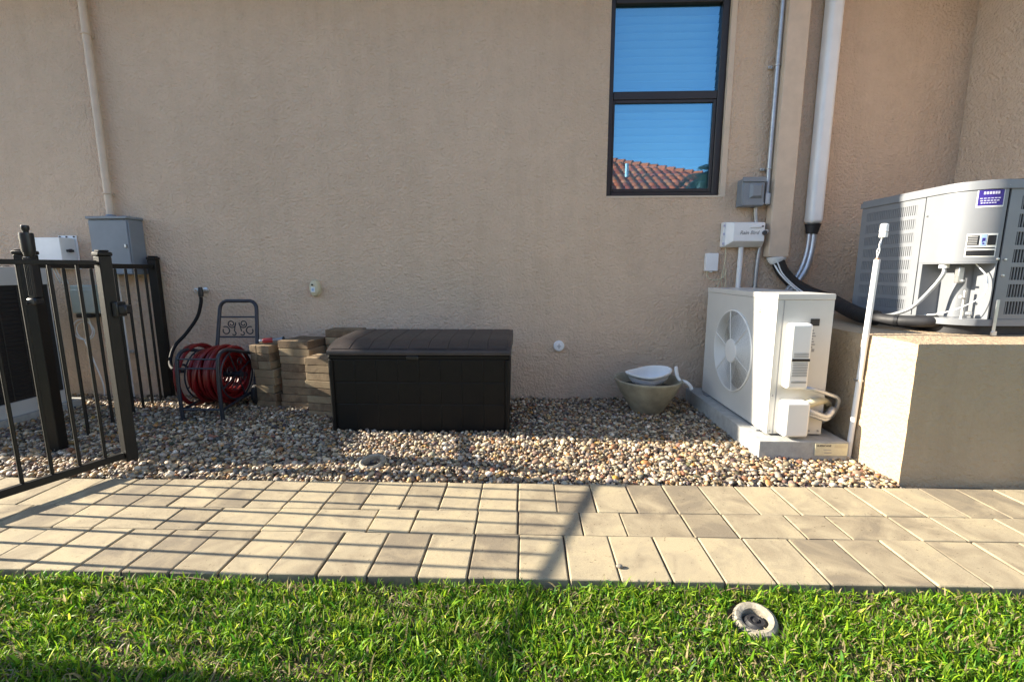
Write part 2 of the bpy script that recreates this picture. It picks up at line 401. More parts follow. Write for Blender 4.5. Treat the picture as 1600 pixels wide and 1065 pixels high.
win = bpy.data.objects.new('window', None); COL.objects.link(win); win.location = (wx0, WALL, wz0); win.parent = house
win.matrix_parent_inverse = house.matrix_basis.inverted()
fy0, fy1 = WALL + .022, WALL + .075
def bar(x0, x1, z0, z1, y0, y1, bev=.003): return B().box((x0, y0, z0), (x1, y1, z1), bev)
fx0, fx1 = wx0 + .002, wx1 - .002
bar(fx0, fx0 + .03, wz0 + .002, wz1 - .002, fy0, fy1).build('frame_jamb', 'bronze', win)
bar(fx1 - .046, fx1, wz0 + .002, wz1 - .002, fy0, fy1).build('frame_jamb', 'bronze', win)
bar(fx0 + .031, fx1 - .047, wz0 + .002, wz0 + .028, fy0, fy1).build('frame_sill', 'bronze', win)
bar(fx0 + .031, fx1 - .047, wz1 - .045, wz1 - .002, fy0, fy1).build('frame_head', 'bronze', win)
sx0, sx1 = fx0 + .0315, fx1 - .0475
bar(sx0, sx1, 2.066, 2.118, fy0 + .004, fy1 - .004).build('meeting_rail', 'bronze', win)
bar(sx0, sx0 + .013, wz0 + .029, 2.065, fy0 + .008, fy1 - .004, .002).build('sash_stile', 'bronze', win)
bar(sx1 - .02, sx1, wz0 + .029, 2.065, fy0 + .008, fy1 - .004, .002).build('sash_stile', 'bronze', win)
bar(sx0 + .014, sx1 - .021, wz0 + .029, wz0 + .052, fy0 + .008, fy1 - .004, .002).build('sash_rail', 'bronze', win)
bar(sx0 + .014, sx1 - .021, 2.045, 2.065, fy0 + .008, fy1 - .004, .002).build('sash_rail', 'bronze', win)
def pane(x0, x1, z0, z1, y):
    b = B(); b.box((x0, y, z0), (x1, y + .004, z1)); return b.build('pane', 'glass', win, False)
pane(sx0 + .010, sx1 - .018, wz0 + .045, 2.05, fy0 + .02); pane(sx0 - .004, sx1 + .004, 2.11, wz1 - .04, fy0 + .03)
slat = B(); slat.box((sx0 - .01, -.003, -.029), (sx1 + .01, .003, .029), .0015); sm = slat.mesh('blind_slat'); sm.materials.append(MT['blind'])
zz = wz0 + .04
while zz < wz1:
    o = bpy.data.objects.new('blind_slat', sm); COL.objects.link(o); attach(o, win); o.location = (0, fy1 + .035, zz); o.rotation_euler = (R(40), 0, 0); zz += .0505
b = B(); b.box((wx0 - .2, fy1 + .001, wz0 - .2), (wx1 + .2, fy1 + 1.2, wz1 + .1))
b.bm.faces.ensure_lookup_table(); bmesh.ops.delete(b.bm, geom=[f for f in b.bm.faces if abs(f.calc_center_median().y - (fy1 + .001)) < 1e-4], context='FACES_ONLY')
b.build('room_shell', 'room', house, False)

# ------------------------------------------------------------------ plinth
b = B(); b.box((1.645, 1.908, -.06), (XR - .002, WALL - .002, .622), .026, seg=3)
rnd = random.Random(5)
b = B(); pl = b
pl.box((1.645, 1.908, -.06), (XR - .002, WALL - .002, .622))
bmesh.ops.subdivide_edges(pl.bm, edges=pl.bm.edges[:], cuts=15, use_grid_fill=True)
bmesh.ops.recalc_face_normals(pl.bm, faces=pl.bm.faces)
for v in pl.bm.verts:      # soften and wobble the trowelled edges
    c = Vector((max(1.645 + .03, min(v.co.x, 2.85)), max(1.908 + .03, min(v.co.y, 3.22)), min(v.co.z, .622 - .03)))
    dlt = v.co - c; nz = sum(1 for q in dlt if abs(q) > 1e-6)
    if nz > 1 and v.co.x < 2.8 and v.co.y < 3.2: v.co = c + dlt.normalized() * (.03 * (1 + .3 * (nz - 1)) + rnd.uniform(-.002, .002))
    v.co += Vector((rnd.uniform(-1, 1), rnd.uniform(-1, 1), rnd.uniform(-1, 1) * .5)) * .0016
plinth = tag(pl.build('equipment_plinth', 'plinth', None, True, 60), 'tan stuccoed block plinth carrying the big grey condenser', 'plinth')

# ------------------------------------------------------------------ gravel
def ico(sub):
    bm = bmesh.new(); bmesh.ops.create_icosphere(bm, subdivisions=sub, radius=1)
    V = np.array([v.co[:] for v in bm.verts]); F = np.array([[v.index for v in f.verts] for f in bm.faces]); bm.free(); return V, F
def rand_rot(n, tilt):
    a = RNG.uniform(0, 2 * np.pi, n); t = RNG.normal(0, tilt, n); ax = RNG.uniform(0, 2 * np.pi, n)
    ca, sa, ct, st = np.cos(a), np.sin(a), np.cos(t), np.sin(t); z = np.zeros(n); o = np.ones(n)
    Rz = np.stack([ca, -sa, z, sa, ca, z, z, z, o], 1).reshape(n, 3, 3)
    Rx = np.stack([o, z, z, z, ct, -st, z, st, ct], 1).reshape(n, 3, 3)
    cb, sb = np.cos(ax), np.sin(ax); Rb = np.stack([cb, -sb, z, sb, cb, z, z, z, o], 1).reshape(n, 3, 3)
    return Rb @ Rx @ Rz
HOLES = [(-1.12, -.10, 2.53, 3.0), (1.19, 1.58, 2.2, 3.16), (-3.9, -3.2, 2.15, 2.9), (-1.86, -1.70, 2.97, 3.2), (-1.66, -1.2, 2.97, 3.2), (-.81, -.675, 2.01, 2.085)]
def scatter(x0, x1, y0, y1, step):
    gx, gy = np.meshgrid(np.arange(x0, x1, step), np.arange(y0, y1, step)); P = np.stack([gx.ravel(), gy.ravel()], 1)
    P = P + RNG.uniform(-.55, .55, P.shape) * step
    keep = (P[:, 1] > y0) & (P[:, 1] < y1) & (P[:, 0] < x1)
    for a, b_, c, d_ in HOLES: keep &= ~((P[:, 0] > a) & (P[:, 0] < b_) & (P[:, 1] > c) & (P[:, 1] < d_))
    return P[keep]
PAL = np.array([(.46, .36, .24), (.52, .44, .33), (.30, .21, .13), (.56, .50, .42), (.20, .155, .115), (.13, .11, .095), (.38, .19, .07), (.27, .13, .08), (.25, .22, .19), (.42, .29, .15), (.08, .065, .055), (.52, .30, .08)])
PW = np.array([.18, .16, .12, .10, .11, .09, .03, .035, .09, .07, .04, .008]); PW = PW / PW.sum()
pv, pf = ico(2)
def pebbles(P, lay, base, scale=1.0):
    pv_, pf_ = base; n = len(P)
    sz = np.clip(RNG.lognormal(math.log(.0086), .33, n), .005, .0195) * scale
    ab = np.stack([sz * RNG.uniform(1.0, 1.4, n), sz * RNG.uniform(.75, 1.05, n), sz * RNG.uniform(.5, .85, n)], 1)
    zc = -.012 + RNG.normal(0, .003, n) + lay * (.0075 + RNG.uniform(0, .006, n)) + .006 * np.sin(P[:, 0] * 4.1 + 1) * np.sin(P[:, 1] * 5.3)
    V = pv_[None] * np.ones((n, 1, 1)); dirs = RNG.normal(size=(n, 3, 3)); dirs /= np.linalg.norm(dirs, axis=2, keepdims=True)
    for k in range(3):      # lumps and flats
        dd = np.einsum('nvk,nk->nv', V, dirs[:, k]); V = V * (1 + RNG.uniform(-.22, .14, (n, 1)) * np.clip(dd, 0, 1) ** 2)[..., None]
    V = np.einsum('nij,nvj->nvi', rand_rot(n, .5), V * ab[:, None, :]); V[:, :, :2] += P[:, None]; V[:, :, 2] += zc[:, None]
    F = (pf_[None] + (np.arange(n) * len(pv_))[:, None, None]).reshape(-1, 3)
    tc = PAL[RNG.choice(len(PAL), n, p=PW)] * RNG.uniform(.46, 1.22, (n, 1)) * np.array([1.04, 1.0, .93]); tc = np.clip(tc + RNG.normal(0, .008, (n, 3)), .025, .8)
    return V.reshape(-1, 3), F, np.repeat(tc, len(pv_), 0)
lo = ico(1); hi = (pv, pf); SP = []
for y0_, y1_, base in ((1.878, 2.42, hi), (2.42, 3.246, lo)):
    a_ = scatter(-3.95, 1.66, y0_, y1_, .0150); SP.append(pebbles(a_, np.zeros(len(a_)), lo))
    a_ = scatter(-3.95, 1.66, y0_ + .004, y1_, .0235); SP.append(pebbles(a_, np.ones(len(a_)), base))
a_ = scatter(-6.5, -3.95, 1.88, 3.245, .06); SP.append(pebbles(a_, np.zeros(len(a_)), lo, 2.4))
off = 0; V, F, TCOL = [], [], []
for v_, f_, c_ in SP: V.append(v_); F.append(f_ + off); TCOL.append(c_); off += len(v_)
V, F, TCOL = np.concatenate(V), np.concatenate(F), np.concatenate(TCOL)
tag(npmesh('gravel', V, F, 'pebble', TCOL), 'mixed tan, grey and brown river pebbles between the wall and the path', 'gravel', kind='stuff')

# ------------------------------------------------------------------ grass
def blades(n, x0, x1, y0, y1, lmin, lmax, edge=None, width=.0026):
    X = RNG.uniform(x0, x1, n); Y = RNG.uniform(y0, y1, n)
    dens = np.sin(X * 9.1 + 2 * np.sin(Y * 7)) * np.sin(Y * 13 + 1.7 * np.sin(X * 5)) + .5 * np.sin(X * 23 + Y * 17)
    keep = (RNG.uniform(-1.7, 1.2, n) < dens + .8) & ~(((X - .622) ** 2 + (Y - 1.105) ** 2) < .07 ** 2)
    X, Y, dens = X[keep], Y[keep], dens[keep]; n = len(X)
    L = RNG.uniform(lmin, lmax, n) * (1 + .12 * dens); az = RNG.uniform(0, 2 * np.pi, n); lean = np.clip(RNG.normal(.8, .55, n), .0, 1.6)
    if edge is not None:
        over = (Y > edge - .03) & (RNG.uniform(0, 1, n) < .6); az = np.where(over & (np.sin(az) > 0), -az, az)
    W = width * RNG.uniform(.65, 1.3, n); bend = RNG.uniform(.1, .9, n)
    h = np.stack([np.cos(az), np.sin(az), np.zeros(n)], 1); sd = np.stack([-np.sin(az), np.cos(az), np.zeros(n)], 1)
    tw = RNG.normal(0, .5, n); base = np.stack([X, Y, np.full(n, -.024) + RNG.uniform(-.004, .004, n)], 1)
    pts = []; p = base.copy(); ang = lean * .45
    T = (0, .3, .6, .84, 1)
    for k in range(5):
        w = (1.0, 1.15, 1.0, .62, .04)[k]
        u = h * np.sin(ang)[:, None] + np.array([0, 0, 1.0]) * np.cos(ang)[:, None]
        nn = np.cross(u, sd); s_ = sd * np.cos(tw)[:, None] + nn * np.sin(tw)[:, None]
        pts.append((p - s_ * (W * w)[:, None], p + s_ * (W * w)[:, None]))
        if k < 4:
            p = p + u * (L * (T[k + 1] - T[k]))[:, None]; ang = np.minimum(ang + (bend + lean * .35) * .42, 1.9)
    V = np.stack([q for pr in pts for q in pr], 1)      # n,10,3
    f = np.array([[0, 1, 3, 2], [2, 3, 5, 4], [4, 5, 7, 6], [6, 7, 9, 8]])
    F = (f[None] + (np.arange(n) * 10)[:, None, None]).reshape(-1, 4)
    g0 = np.array([(.145, .29, .015), (.25, .40, .02), (.055, .17, .013), (.46, .53, .05), (.24, .35, .05)])
    c = g0[RNG.choice(5, n, p=[.33, .24, .25, .09, .09])] * RNG.uniform(.55, 1.3, (n, 1))
    dry = RNG.uniform(0, 1, n) < .10 + .14 * (dens < -.2); c[dry] = np.array([.36, .29, .15]) * RNG.uniform(.6, 1.15, (dry.sum(), 1))
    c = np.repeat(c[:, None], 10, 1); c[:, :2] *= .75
    return V.reshape(-1, 3), F, c.reshape(-1, 3)
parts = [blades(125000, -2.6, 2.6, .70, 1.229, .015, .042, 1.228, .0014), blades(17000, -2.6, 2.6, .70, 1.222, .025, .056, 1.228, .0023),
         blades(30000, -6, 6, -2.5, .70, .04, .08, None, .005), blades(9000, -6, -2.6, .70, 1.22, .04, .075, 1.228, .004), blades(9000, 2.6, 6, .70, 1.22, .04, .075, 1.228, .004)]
off = 0; VV, FF, CC = [], [], []
for v_, f_, c_ in parts:
    VV.append(v_); FF.append(f_ + off); CC.append(c_); off += len(v_)
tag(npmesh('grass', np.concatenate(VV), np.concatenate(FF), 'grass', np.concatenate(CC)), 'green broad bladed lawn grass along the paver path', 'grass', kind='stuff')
# dead runners lying between the blades
def runners(n):
    b = B()
    for k in range(n):
        x, y_ = RNG.uniform(-2.6, 2.6), RNG.uniform(.75, 1.215); a = RNG.uniform(0, 6.28); L = RNG.uniform(.03, .11)
        q = [(x + math.cos(a + c * .5) * L * c / 3, y_ + math.sin(a + c * .5) * L * c / 3, -.028 + .016 * math.sin(c * 1.05) + RNG.uniform(0, .006)) for c in range(4)]
        if max(t[1] for t in q) < 1.235: b.tube(q, .0012, 4)
    return b
MT['straw'] = pm('dry_straw', (.36, .3, .19), .9, 0, .3, 40)
tag(runners(700).build('dead_grass', 'straw'), 'straw coloured dead runners lying in the lawn', 'dead grass', kind='stuff')

# ------------------------------------------------------------------ fence, gate, latch
FH = .975
def post(b, x, y_, r, z0, z1, rot=0.):
    b.box((x - r, y_ - r, z0), (x + r, y_ + r, z1), .003, rotz(rot)); return b
def cap(x, y_, r, z, rot=0.):
    b = B(); b.box((x - r - .004, y_ - r - .004, z), (x + r + .004, y_ + r + .004, z + .018), .004, rotz(rot))
    b.box((x - r + .004, y_ - r + .004, z + .0185), (x + r - .004, y_ + r - .004, z + .026), .003, rotz(rot)); return b
fence = thing('picket_fence', 'short dark bronze picket fence running from the house wall', 'fence', (-2.58, 2.7, 0))
f0, f1 = Vector((-2.68, 3.205)), Vector((-2.475, 2.19)); fd = (f1 - f0).normalized(); fa = math.atan2(fd.y, fd.x)
for p_, r_ in ((f0, .027), (f1, .032)):
    o = post(B(), p_.x, p_.y, r_, -.06, FH + .035, fa).build('post', 'fence', fence); cap(p_.x, p_.y, r_, FH + .0355, fa).build('post_cap', 'fence', o)
def rail(b, p, q, z0, z1, t):
    c = (p + q) / 2; L = (q - p).length / 2; a = math.atan2(q.y - p.y, q.x - p.x)
    b.box((c.x - L, c.y - t, z0), (c.x + L, c.y + t, z1), .002, rotz(a)); return b
rail(B(), f0 + fd * .029, f1 - fd * .034, FH - .03, FH, .0125).build('top_rail', 'fence', fence)
k = .11
while k < (f1 - f0).length - .05:
    p_ = f0 + fd * k; post(B(), p_.x, p_.y, .007, -.02, FH - .031, fa).build('picket', 'fence', fence); k += .101
# gate swung open toward the camera
gate = thing('picket_gate', 'dark bronze picket gate standing open across the paver path', 'gate', (-2.0, 1.6, 0))
g0_, gd = Vector((-1.905, 2.0)), Vector((-.375, -.927)).normalized(); ga = math.atan2(gd.y, gd.x); GL = 1.12
g1_ = g0_ + gd * GL
for p_ in (g0_, g1_):
    o = post(B(), p_.x, p_.y, .024, .03, FH + .02, ga).build('stile', 'fence', gate); cap(p_.x, p_.y, .024, FH + .0205, ga).build('stile_cap', 'fence', o)
rail(B(), g0_ + gd * .026, g1_ - gd * .026, FH - .02, FH, .009).build('top_rail', 'fence', gate)
rail(B(), g0_ + gd * .026, g1_ - gd * .026, .045, .077, .0125).build('bottom_rail', 'fence', gate)
k = .094
while k < GL - .05:
    p_ = g0_ + gd * k; post(B(), p_.x, p_.y, .0062, .0775, FH - .0205, ga).build('picket', 'fence', gate); k += .0925
b = B(); c = g0_ + Vector((.055, .01)); b.box((c.x - .045, c.y - .02, .735), (c.x + .03, c.y + .02, .775), .005); b.box((c.x - .03, c.y - .026, .722), (c.x - .005, c.y + .026, .79), .004)
b.build('latch_striker', 'blackplastic', gate)
b = B(); hp = g1_ + gd * .07; post(b, hp.x, hp.y, .032, -.09, FH + .035, ga); hpo = b.build('gate_post', 'fence')
tag(hpo, 'dark bronze post the gate hangs from, at the lawn edge', 'post'); cap(hp.x, hp.y, .032, FH + .0355, ga).build('post_cap', 'fence', hpo)
for z in (.2, .82):
    b = B(); q = g1_ + gd * .033; b.box((q.x - .02, q.y - .02, z), (q.x + .02, q.y + .02, z + .09), .004, rotz(ga)); b.build('hinge', 'blackplastic', gate)
lat = thing('gate_latch', 'black top pull gate latch strapped to the fence post', 'latch', (-2.40, 2.14, .78))
lx, ly = -2.405, 2.145
b = B(); b.lathe([(.0, 1.148), (.014, 1.146), (.016, 1.14), (.015, 1.128), (.011, 1.12), (.011, 1.112), (.0, 1.112)], (lx, ly, 0), 20); b.build('pull_knob', 'blackplastic', lat)
b = B(); b.lathe([(.0, 1.1115), (.026, 1.111), (.027, 1.10), (.026, 1.03), (.019, 1.0), (.0, 1.0)], (lx, ly, 0), 20); b.build('latch_head', 'blackplastic', lat)
b = B(); b.box((lx - .019, ly - .018, .80), (lx + .019, ly + .018, .9995), .006, seg=2)
for s_ in (-.012, -.004, .004, .012): b.tube([(lx + s_, ly - .018, .81), (lx + s_, ly - .018, .995)], .0032, 8)
b.build('latch_body', 'blackplastic', lat)
b = B(); b.box((lx - .028, ly - .026, .765), (lx + .02, ly + .02, .7995), .006); b.tube([(lx - .02, ly - .027, .775), (lx - .02, ly - .036, .775)], .008, 10); b.build('latch_bracket', 'blackplastic', lat)

# ------------------------------------------------------------------ left condenser
def round_rect(x0, x1, y0, y1, r, n=6):
    out = []
    for cx, cy, a in ((x1 - r, y0 + r, -90), (x1 - r, y1 - r, 0), (x0 + r, y1 - r, 90), (x0 + r, y0 + r, 180)):
        out += [(cx + r * math.cos(R(a + 90 * i / n)), cy + r * math.sin(R(a + 90 * i / n))) for i in range(n + 1)]
    return out
la = thing('air_condenser', 'light grey air conditioning condenser with dark coil behind the fence', 'air conditioner', (-3.55, 2.5, 0), 'outdoor cooling units')
ax0, ax1, ay0, ay1 = -3.97, -3.15, 2.16, 2.97
B().prism(round_rect(ax0 - .04, ax1 + .03, ay0 - .04, ay1 + .03, .03), -.03, .045).build('pad', 'pad', la)
B().prism(round_rect(ax0, ax1, ay0, ay1, .07), .0455, .13).build('base_pan', 'condlight', la)
B().prism(round_rect(ax0 + .012, ax1 - .012, ay0 + .012, ay1 - .012, .06), .1305, .845).build('coil', 'coil', la)
b = B()
for k in range(26):
    z = .16 + k * .0262
    for yy0, yy1, xx in ((ay0 + .09, ay1 - .1, ax1 - .006),): b.tube([(xx, yy0, z), (xx, yy1, z)], .0016, 5)
for k in range(7):
    yy = ay0 + .1 + k * .112; b.tube([(ax1 - .004, yy, .14), (ax1 - .004, yy, .84)], .002, 5)
b.build('coil_guard', 'blackplastic', la)
for sx in (0, 1):
    for sy in (0, 1):
        px = (ax0, ax1)[sx]; py = (ay0, ay1)[sy]; qx = px + (.1, -.1)[sx]; qy = py + (.1, -.1)[sy]
        poly = [p_ for p_ in round_rect(ax0 - .001, ax1 + .001, ay0 - .001, ay1 + .001, .07, 8) if abs(p_[0] - px) < .0999 and abs(p_[1] - py) < .0999]
        poly = poly + [(qx, qy)]
        B().prism(poly, .1302, .8448).build('corner_post', 'condlight', la)
B().prism(round_rect(ax0 - .004, ax1 + .004, ay0 - .004, ay1 + .004, .074), .8455, .955).build('top_cover', 'condlight', la)
b = B()
for k in range(9): b.tube(arc(((ax0 + ax1) / 2, (ay0 + ay1) / 2), .04 + k * .038, 0, 2 * math.pi, 40, 'XY', .962)[:-1], .0022, 5, closed=True)
for k in range(8):
    a = k * math.pi / 4; cx, cy = (ax0 + ax1) / 2, (ay0 + ay1) / 2; b.tube([(cx + .03 * math.cos(a), cy + .03 * math.sin(a), .964), (cx + .36 * math.cos(a), cy + .36 * math.sin(a), .964)], .0025, 5)
b.build('fan_guard', 'blackplastic', la)

# ------------------------------------------------------------------ boxes and conduits on the left of the wall
eb = thing('meter_box', 'blue grey steel electrical box on the wall under the painted conduit', 'electrical box', (-2.9, 3.2, .9), 'electrical boxes on the wall')
B().box((-3.04, 3.122, .905), (-2.757, 3.248, 1.285), .004).build('enclosure', 'steelgrey', eb)
B().box((-3.034, 3.113, .908), (-2.763, 3.1215, 1.276), .003).build('door', 'steelgrey', eb)
b = B(); b.box((-3.046, 3.106, 1.2855), (-2.751, 3.2485, 1.305), .004); b.build('rain_hood', 'steelgrey', eb)
B().box((-2.79, 3.103, 1.09), (-2.777, 3.1125, 1.115), .002).build('hasp', 'steel', eb)
b = B(); b.lathe([(.036, 1.3055), (.036, 1.312), (.028, 1.326), (0, 1.326)], (-2.955, 3.213, 0), 18); b.build('conduit_hub', 'steelgrey', eb)
cd = thing('painted_conduit', 'tan painted conduit climbing the wall above the meter box', 'conduit', (-2.955, 3.21, 1.33))
B().tube([(-2.955, 3.213, 1.3265), (-2.955, 3.213, 3.0)], .0235, 16).build('pipe', 'painted', cd)
for z in (1.47, 2.5):
    b = B(); b.box((-2.995, 3.236, z - .011), (-2.94, 3.2485, z + .011), .001); b.tube(arc((-2.955, 3.213), .0255, 0, 2 * math.pi, 20, 'XY', z)[:-1], .005, 6, closed=True); b.build('pipe_strap', 'painted', cd)
cd2 = thing('white_riser', 'white conduit dropping from the meter box into the gravel', 'conduit', (-2.965, 3.2, 0))
B().tube([(-2.965, 3.2, .9045), (-2.965, 3.2, -.03)], .016, 14).build('pipe', 'pvc', cd2)
b = B(); b.box((-3.0, 3.217, .325), (-2.93, 3.248, .343), .002); b.build('pipe_strap', 'steel', cd2)
wbx = thing('white_utility_box', 'white utility box with a screw flange on the wall behind the gate', 'electrical box', (-3.4, 3.2, .95), 'electrical boxes on the wall')
B().box((-3.50, 3.13, .955), (-3.275, 3.244, 1.165), .006, seg=2).build('enclosure', 'white', wbx)
B().box((-3.40, 3.2445, .945), (-3.262, 3.249, 1.185), .001).build('flange', 'white', wbx)
b = B()
for x in (-3.385, -3.335, -3.28): b.lathe([(0, 3.2395), (.006, 3.2395), (.006, 3.244), (0, 3.244)], (x, 0, 1.176), 10, 'Y')
b.build('screw', 'print', wbx)
b = B(); b.tube([(-3.272, 3.19, 1.075), (-3.258, 3.19, 1.075)], .012, 10); b.box((-3.2745, 3.165, 1.066), (-3.262, 3.215, 1.082), .002); b.build('latch', 'print', wbx)
b = B()
for x in (-3.42, -3.4, -3.36): b.tube(spline([(x, 3.19, .9545), (x + .01, 3.2, .9), (x - .005, 3.235, .84)]), .004, 6)
b.build('cable', 'pvc', wbx)
gb = thing('disconnect_box', 'pale green grey disconnect box low on the wall behind the gate', 'electrical box', (-3.2, 3.2, .62), 'electrical boxes on the wall')
B().box((-3.285, 3.16, .625), (-3.10, 3.248, .83), .006).build('enclosure', 'green_box', gb)
B().box((-3.28, 3.15, .63), (-3.105, 3.1595, .80), .004).build('cover', 'green_box', gb)
B().box((-3.26, 3.15, .595), (-3.15, 3.24, .6245), .004).build('gland', 'blackplastic', gb)
b = B(); b.tube(arc((-3.30, .50), .075, 0, 2 * math.pi, 28, 'XZ', 3.225)[:-1], .005, 6, closed=True); b.tube(arc((-3.29, .49), .068, 0, 2 * math.pi, 28, 'XZ', 3.235)[:-1], .004, 6, closed=True)
b.tube(spline([(-3.24, 3.22, .595), (-3.235, 3.225, .55), (-3.228, 3.225, .50)]), .005, 6); b.tube(spline([(-3.30, 3.225, .425), (-3.26, 3.225, .3), (-3.2, 3.22, .1), (-3.2, 3.22, -.02)]), .005, 6)
tag(b.build('coiled_cable', 'pvc'), 'white cable coiled on the wall below the pale green box', 'cable')

# ------------------------------------------------------------------ hose bib, black leader hose
hb = thing('hose_bib', 'small brass wall tap with dark hose fitting beside the reel', 'tap', (-2.33, 3.22, .78))
b = B(); b.lathe([(0, 3.2495), (.024, 3.249), (.022, 3.242), (.011, 3.238), (.011, 3.19), (0, 3.19)], (-2.345, 0, .79), 18, 'Y'); b.build('spout', 'steel', hb)
b = B(); b.lathe([(0, .745), (.016, .746), (.018, .77), (.015, .80), (.012, .815), (0, .815)], (-2.345, 3.19, 0), 16); b.build('fitting', 'blackplastic', hb)
b = B(); b.lathe([(.012, -.003), (.018, 0), (.012, .003)], (-2.385, 3.2, .79), 14, 'Y', True); b.tube([(-2.35, 3.2, .79), (-2.375, 3.2, .79)], .005, 8); b.build('handle', 'steel', hb)
b = B(); b.tube(spline([(-2.345, 3.188, .7445), (-2.348, 3.185, .70), (-2.375, 3.17, .60), (-2.43, 3.12, .49), (-2.475, 3.05, .40), (-2.46, 2.98, .30), (-2.38, 2.92, .262), (-2.30, 2.90, .26)]), .0115, 12)
tag(b.build('leader_hose', 'blackhose'), 'black leader hose drooping from the wall tap to the reel', 'hose')

# ------------------------------------------------------------------ hose reel cart and red hose
reel = thing('hose_reel_cart', 'black metal hose reel cart with scrolled handle against the wall', 'hose reel', (-2.06, 2.9, 0))
HX0, HX1 = -2.185, -1.925
hy = lambda z: 3.0 + .14 * (z / .73)
pts = [(HX0 - .015, 2.98, .10), (HX0, hy(.4), .4), (HX0 + .012, hy(.66), .66)]
pts += [(HX0 + .012 + .055 - .055 * math.cos(a), hy(.66 + .06 * math.sin(a)), .66 + .06 * math.sin(a)) for a in (R(20), R(40), R(60), R(80))]
mir = [(HX0 + HX1 + .03 - x, y_, z) for x, y_, z in pts[::-1]]
B().tube([pts[0]] + pts[1:] + mir, .0125, 12).build('handle_frame', 'reel', reel)
for z in (.607, .468): B().tube([(HX0 + .004, hy(z), z), (HX1 + .026, hy(z), z)], .006, 8).build('cross_bar', 'reel', reel)
def scroll(cx, s_):
    b = B(); z0 = .538; yy = hy(z0); P_ = []
    for i in range(26):
        t = i / 25; a = R(-200) + t * R(560); r = .031 * (1 - .72 * t); P_.append((cx + s_ * (.043 + r * math.cos(a)), yy, z0 + .022 + r * math.sin(a)))
    b.tube(P_, .0042, 6); P_ = []
    for i in range(26):
        t = i / 25; a = R(60) + t * R(330); r = .029 * (1 - .3 * t); P_.append((cx + s_ * (.087 + r * math.cos(a)), yy, z0 - .026 + r * math.sin(a)))
    b.tube(P_, .0042, 6)
    b.tube([(cx + s_ * (.016 + .010 * i / 4), yy, z0 + .02 - i * .013) for i in range(5)], .004, 6)
    b.tube(arc((cx + s_ * .03, z0 - .045), .014, R(-150), R(60), 10, 'XZ', yy), .004, 6)
    return b
cxm = (HX0 + HX1) / 2 + .015
scroll(cxm, -1).build('scroll', 'reel', reel); scroll(cxm, 1).build('scroll', 'reel', reel)
for x in (HX0, HX1):
    p_ = [(x, 2.695, -.01), (x, 2.69, .2), (x, 2.70, .36), (x, 2.72, .405), (x, 2.76, .425), (x, 2.83, .42), (x, 3.05, .36)]
    B().tube(spline(p_, 5), .0115, 10).build('side_frame', 'reel', reel)
    B().tube([(x, 2.695, .055), (x, 3.0, .09)], .009, 8).build('side_rail', 'reel', reel)
for z in (.385, .325): B().tube([(HX0, 2.695, z), (HX1, 2.695, z)], .0055, 8).build('guard_bar', 'reel', reel)
B().tube([(HX0, 2.695, .06), (HX1, 2.695, .06)], .008, 8).build('foot_bar', 'reel', reel)
B().tube([(HX0 - .05, 3.02, .075), (HX1 + .05, 3.02, .075)], .007, 8).build('axle', 'reel', reel)
for x in (HX0 - .05, HX1 + .045):
    o = B().lathe([(0, -.016), (.04, -.016), (.07, -.018), (.084, -.012), (.086, 0), (.084, .012), (.07, .018), (.04, .016), (0, .016)], (x, 3.03, .083), 28, 'X').build('wheel', 'rubber', reel)
    B().lathe([(0, -.02), (.018, -.02), (.018, .02), (0, .02)], (x, 3.03, .083), 14, 'X').build('hub', 'steel', o)
RY, RZ = 2.895, .245
B().tube([(HX0 - .02, RY, RZ), (HX1 + .02, RY, RZ)], .02, 14).build('spindle', 'reel', reel)
for x in (HX0 + .014, HX1 - .012):
    b = B(); b.tube(arc((RY, RZ), .165, 0, 2 * math.pi, 36, 'YZ', x)[:-1], .005, 6, closed=True)
    for k in range(4):
        a = k * math.pi / 2 + .4; b.tube([(x, RY + .02 * math.cos(a), RZ + .02 * math.sin(a)), (x, RY + .165 * math.cos(a), RZ + .165 * math.sin(a))], .005, 6)
    for k in range(4):
        a = k * math.pi / 2 + 1.15; b.tube([(x, RY + .085 * math.cos(a) + (.03 - .02 * i / 20) * math.cos(i * .42), RZ + .085 * math.sin(a) + (.03 - .02 * i / 20) * math.sin(i * .42)) for i in range(21)], .0035, 5)
    b.build('reel_disc', 'reel', reel)
B().tube(spline([(HX0 - .02, RY, RZ), (HX0 - .05, RY - .01, RZ + .01), (HX0 - .055, RY - .06, RZ + .07), (HX0 - .08, RY - .065, RZ + .075)], 4), .008, 8).build('crank', 'reel', reel)
# hose: one long tube wound in three layers, with loose outer turns
P_ = []; steps = 30
def turn(x0, x1, r0, r1, wob=.0, n=steps, ph=0.):
    k1, k2, tl_ = random.uniform(0, 6), random.uniform(0, 6), random.uniform(-.012, .012)
    for i in range(n):
        t = i / n; a = 2 * math.pi * t + ph; r = r0 + (r1 - r0) * t + wob * (math.sin(2 * a + k1) + .6 * math.sin(3 * a + k2))
        P_.append((x0 + (x1 - x0) * t + tl_ * math.sin(a + k2) * math.sin(math.pi * t), RY + .93 * r * math.cos(a), RZ + .93 * r * math.sin(a)))
xs = np.linspace(HX0 + .035, HX1 - .03, 8)
for i in range(7): turn(xs[i], xs[i + 1], .125, .125, .003)
for i in range(7, 0, -1): turn(xs[i], xs[i - 1], .148, .148, .004)
for i in range(7): turn(xs[i], xs[i + 1], .168 + .008 * random.random(), .170 + .008 * random.random(), .006)
turn(HX1 - .03, HX1 - .07, .188, .198, .008); turn(HX1 - .07, HX1 - .11, .198, .19, .01); turn(HX1 - .11, HX0 + .03, .19, .2, .006)
turn(HX0 + .03, HX0 - .045, .205, .222, .004); turn(HX0 - .045, HX0 - .02, .222, .20, .01, 20)
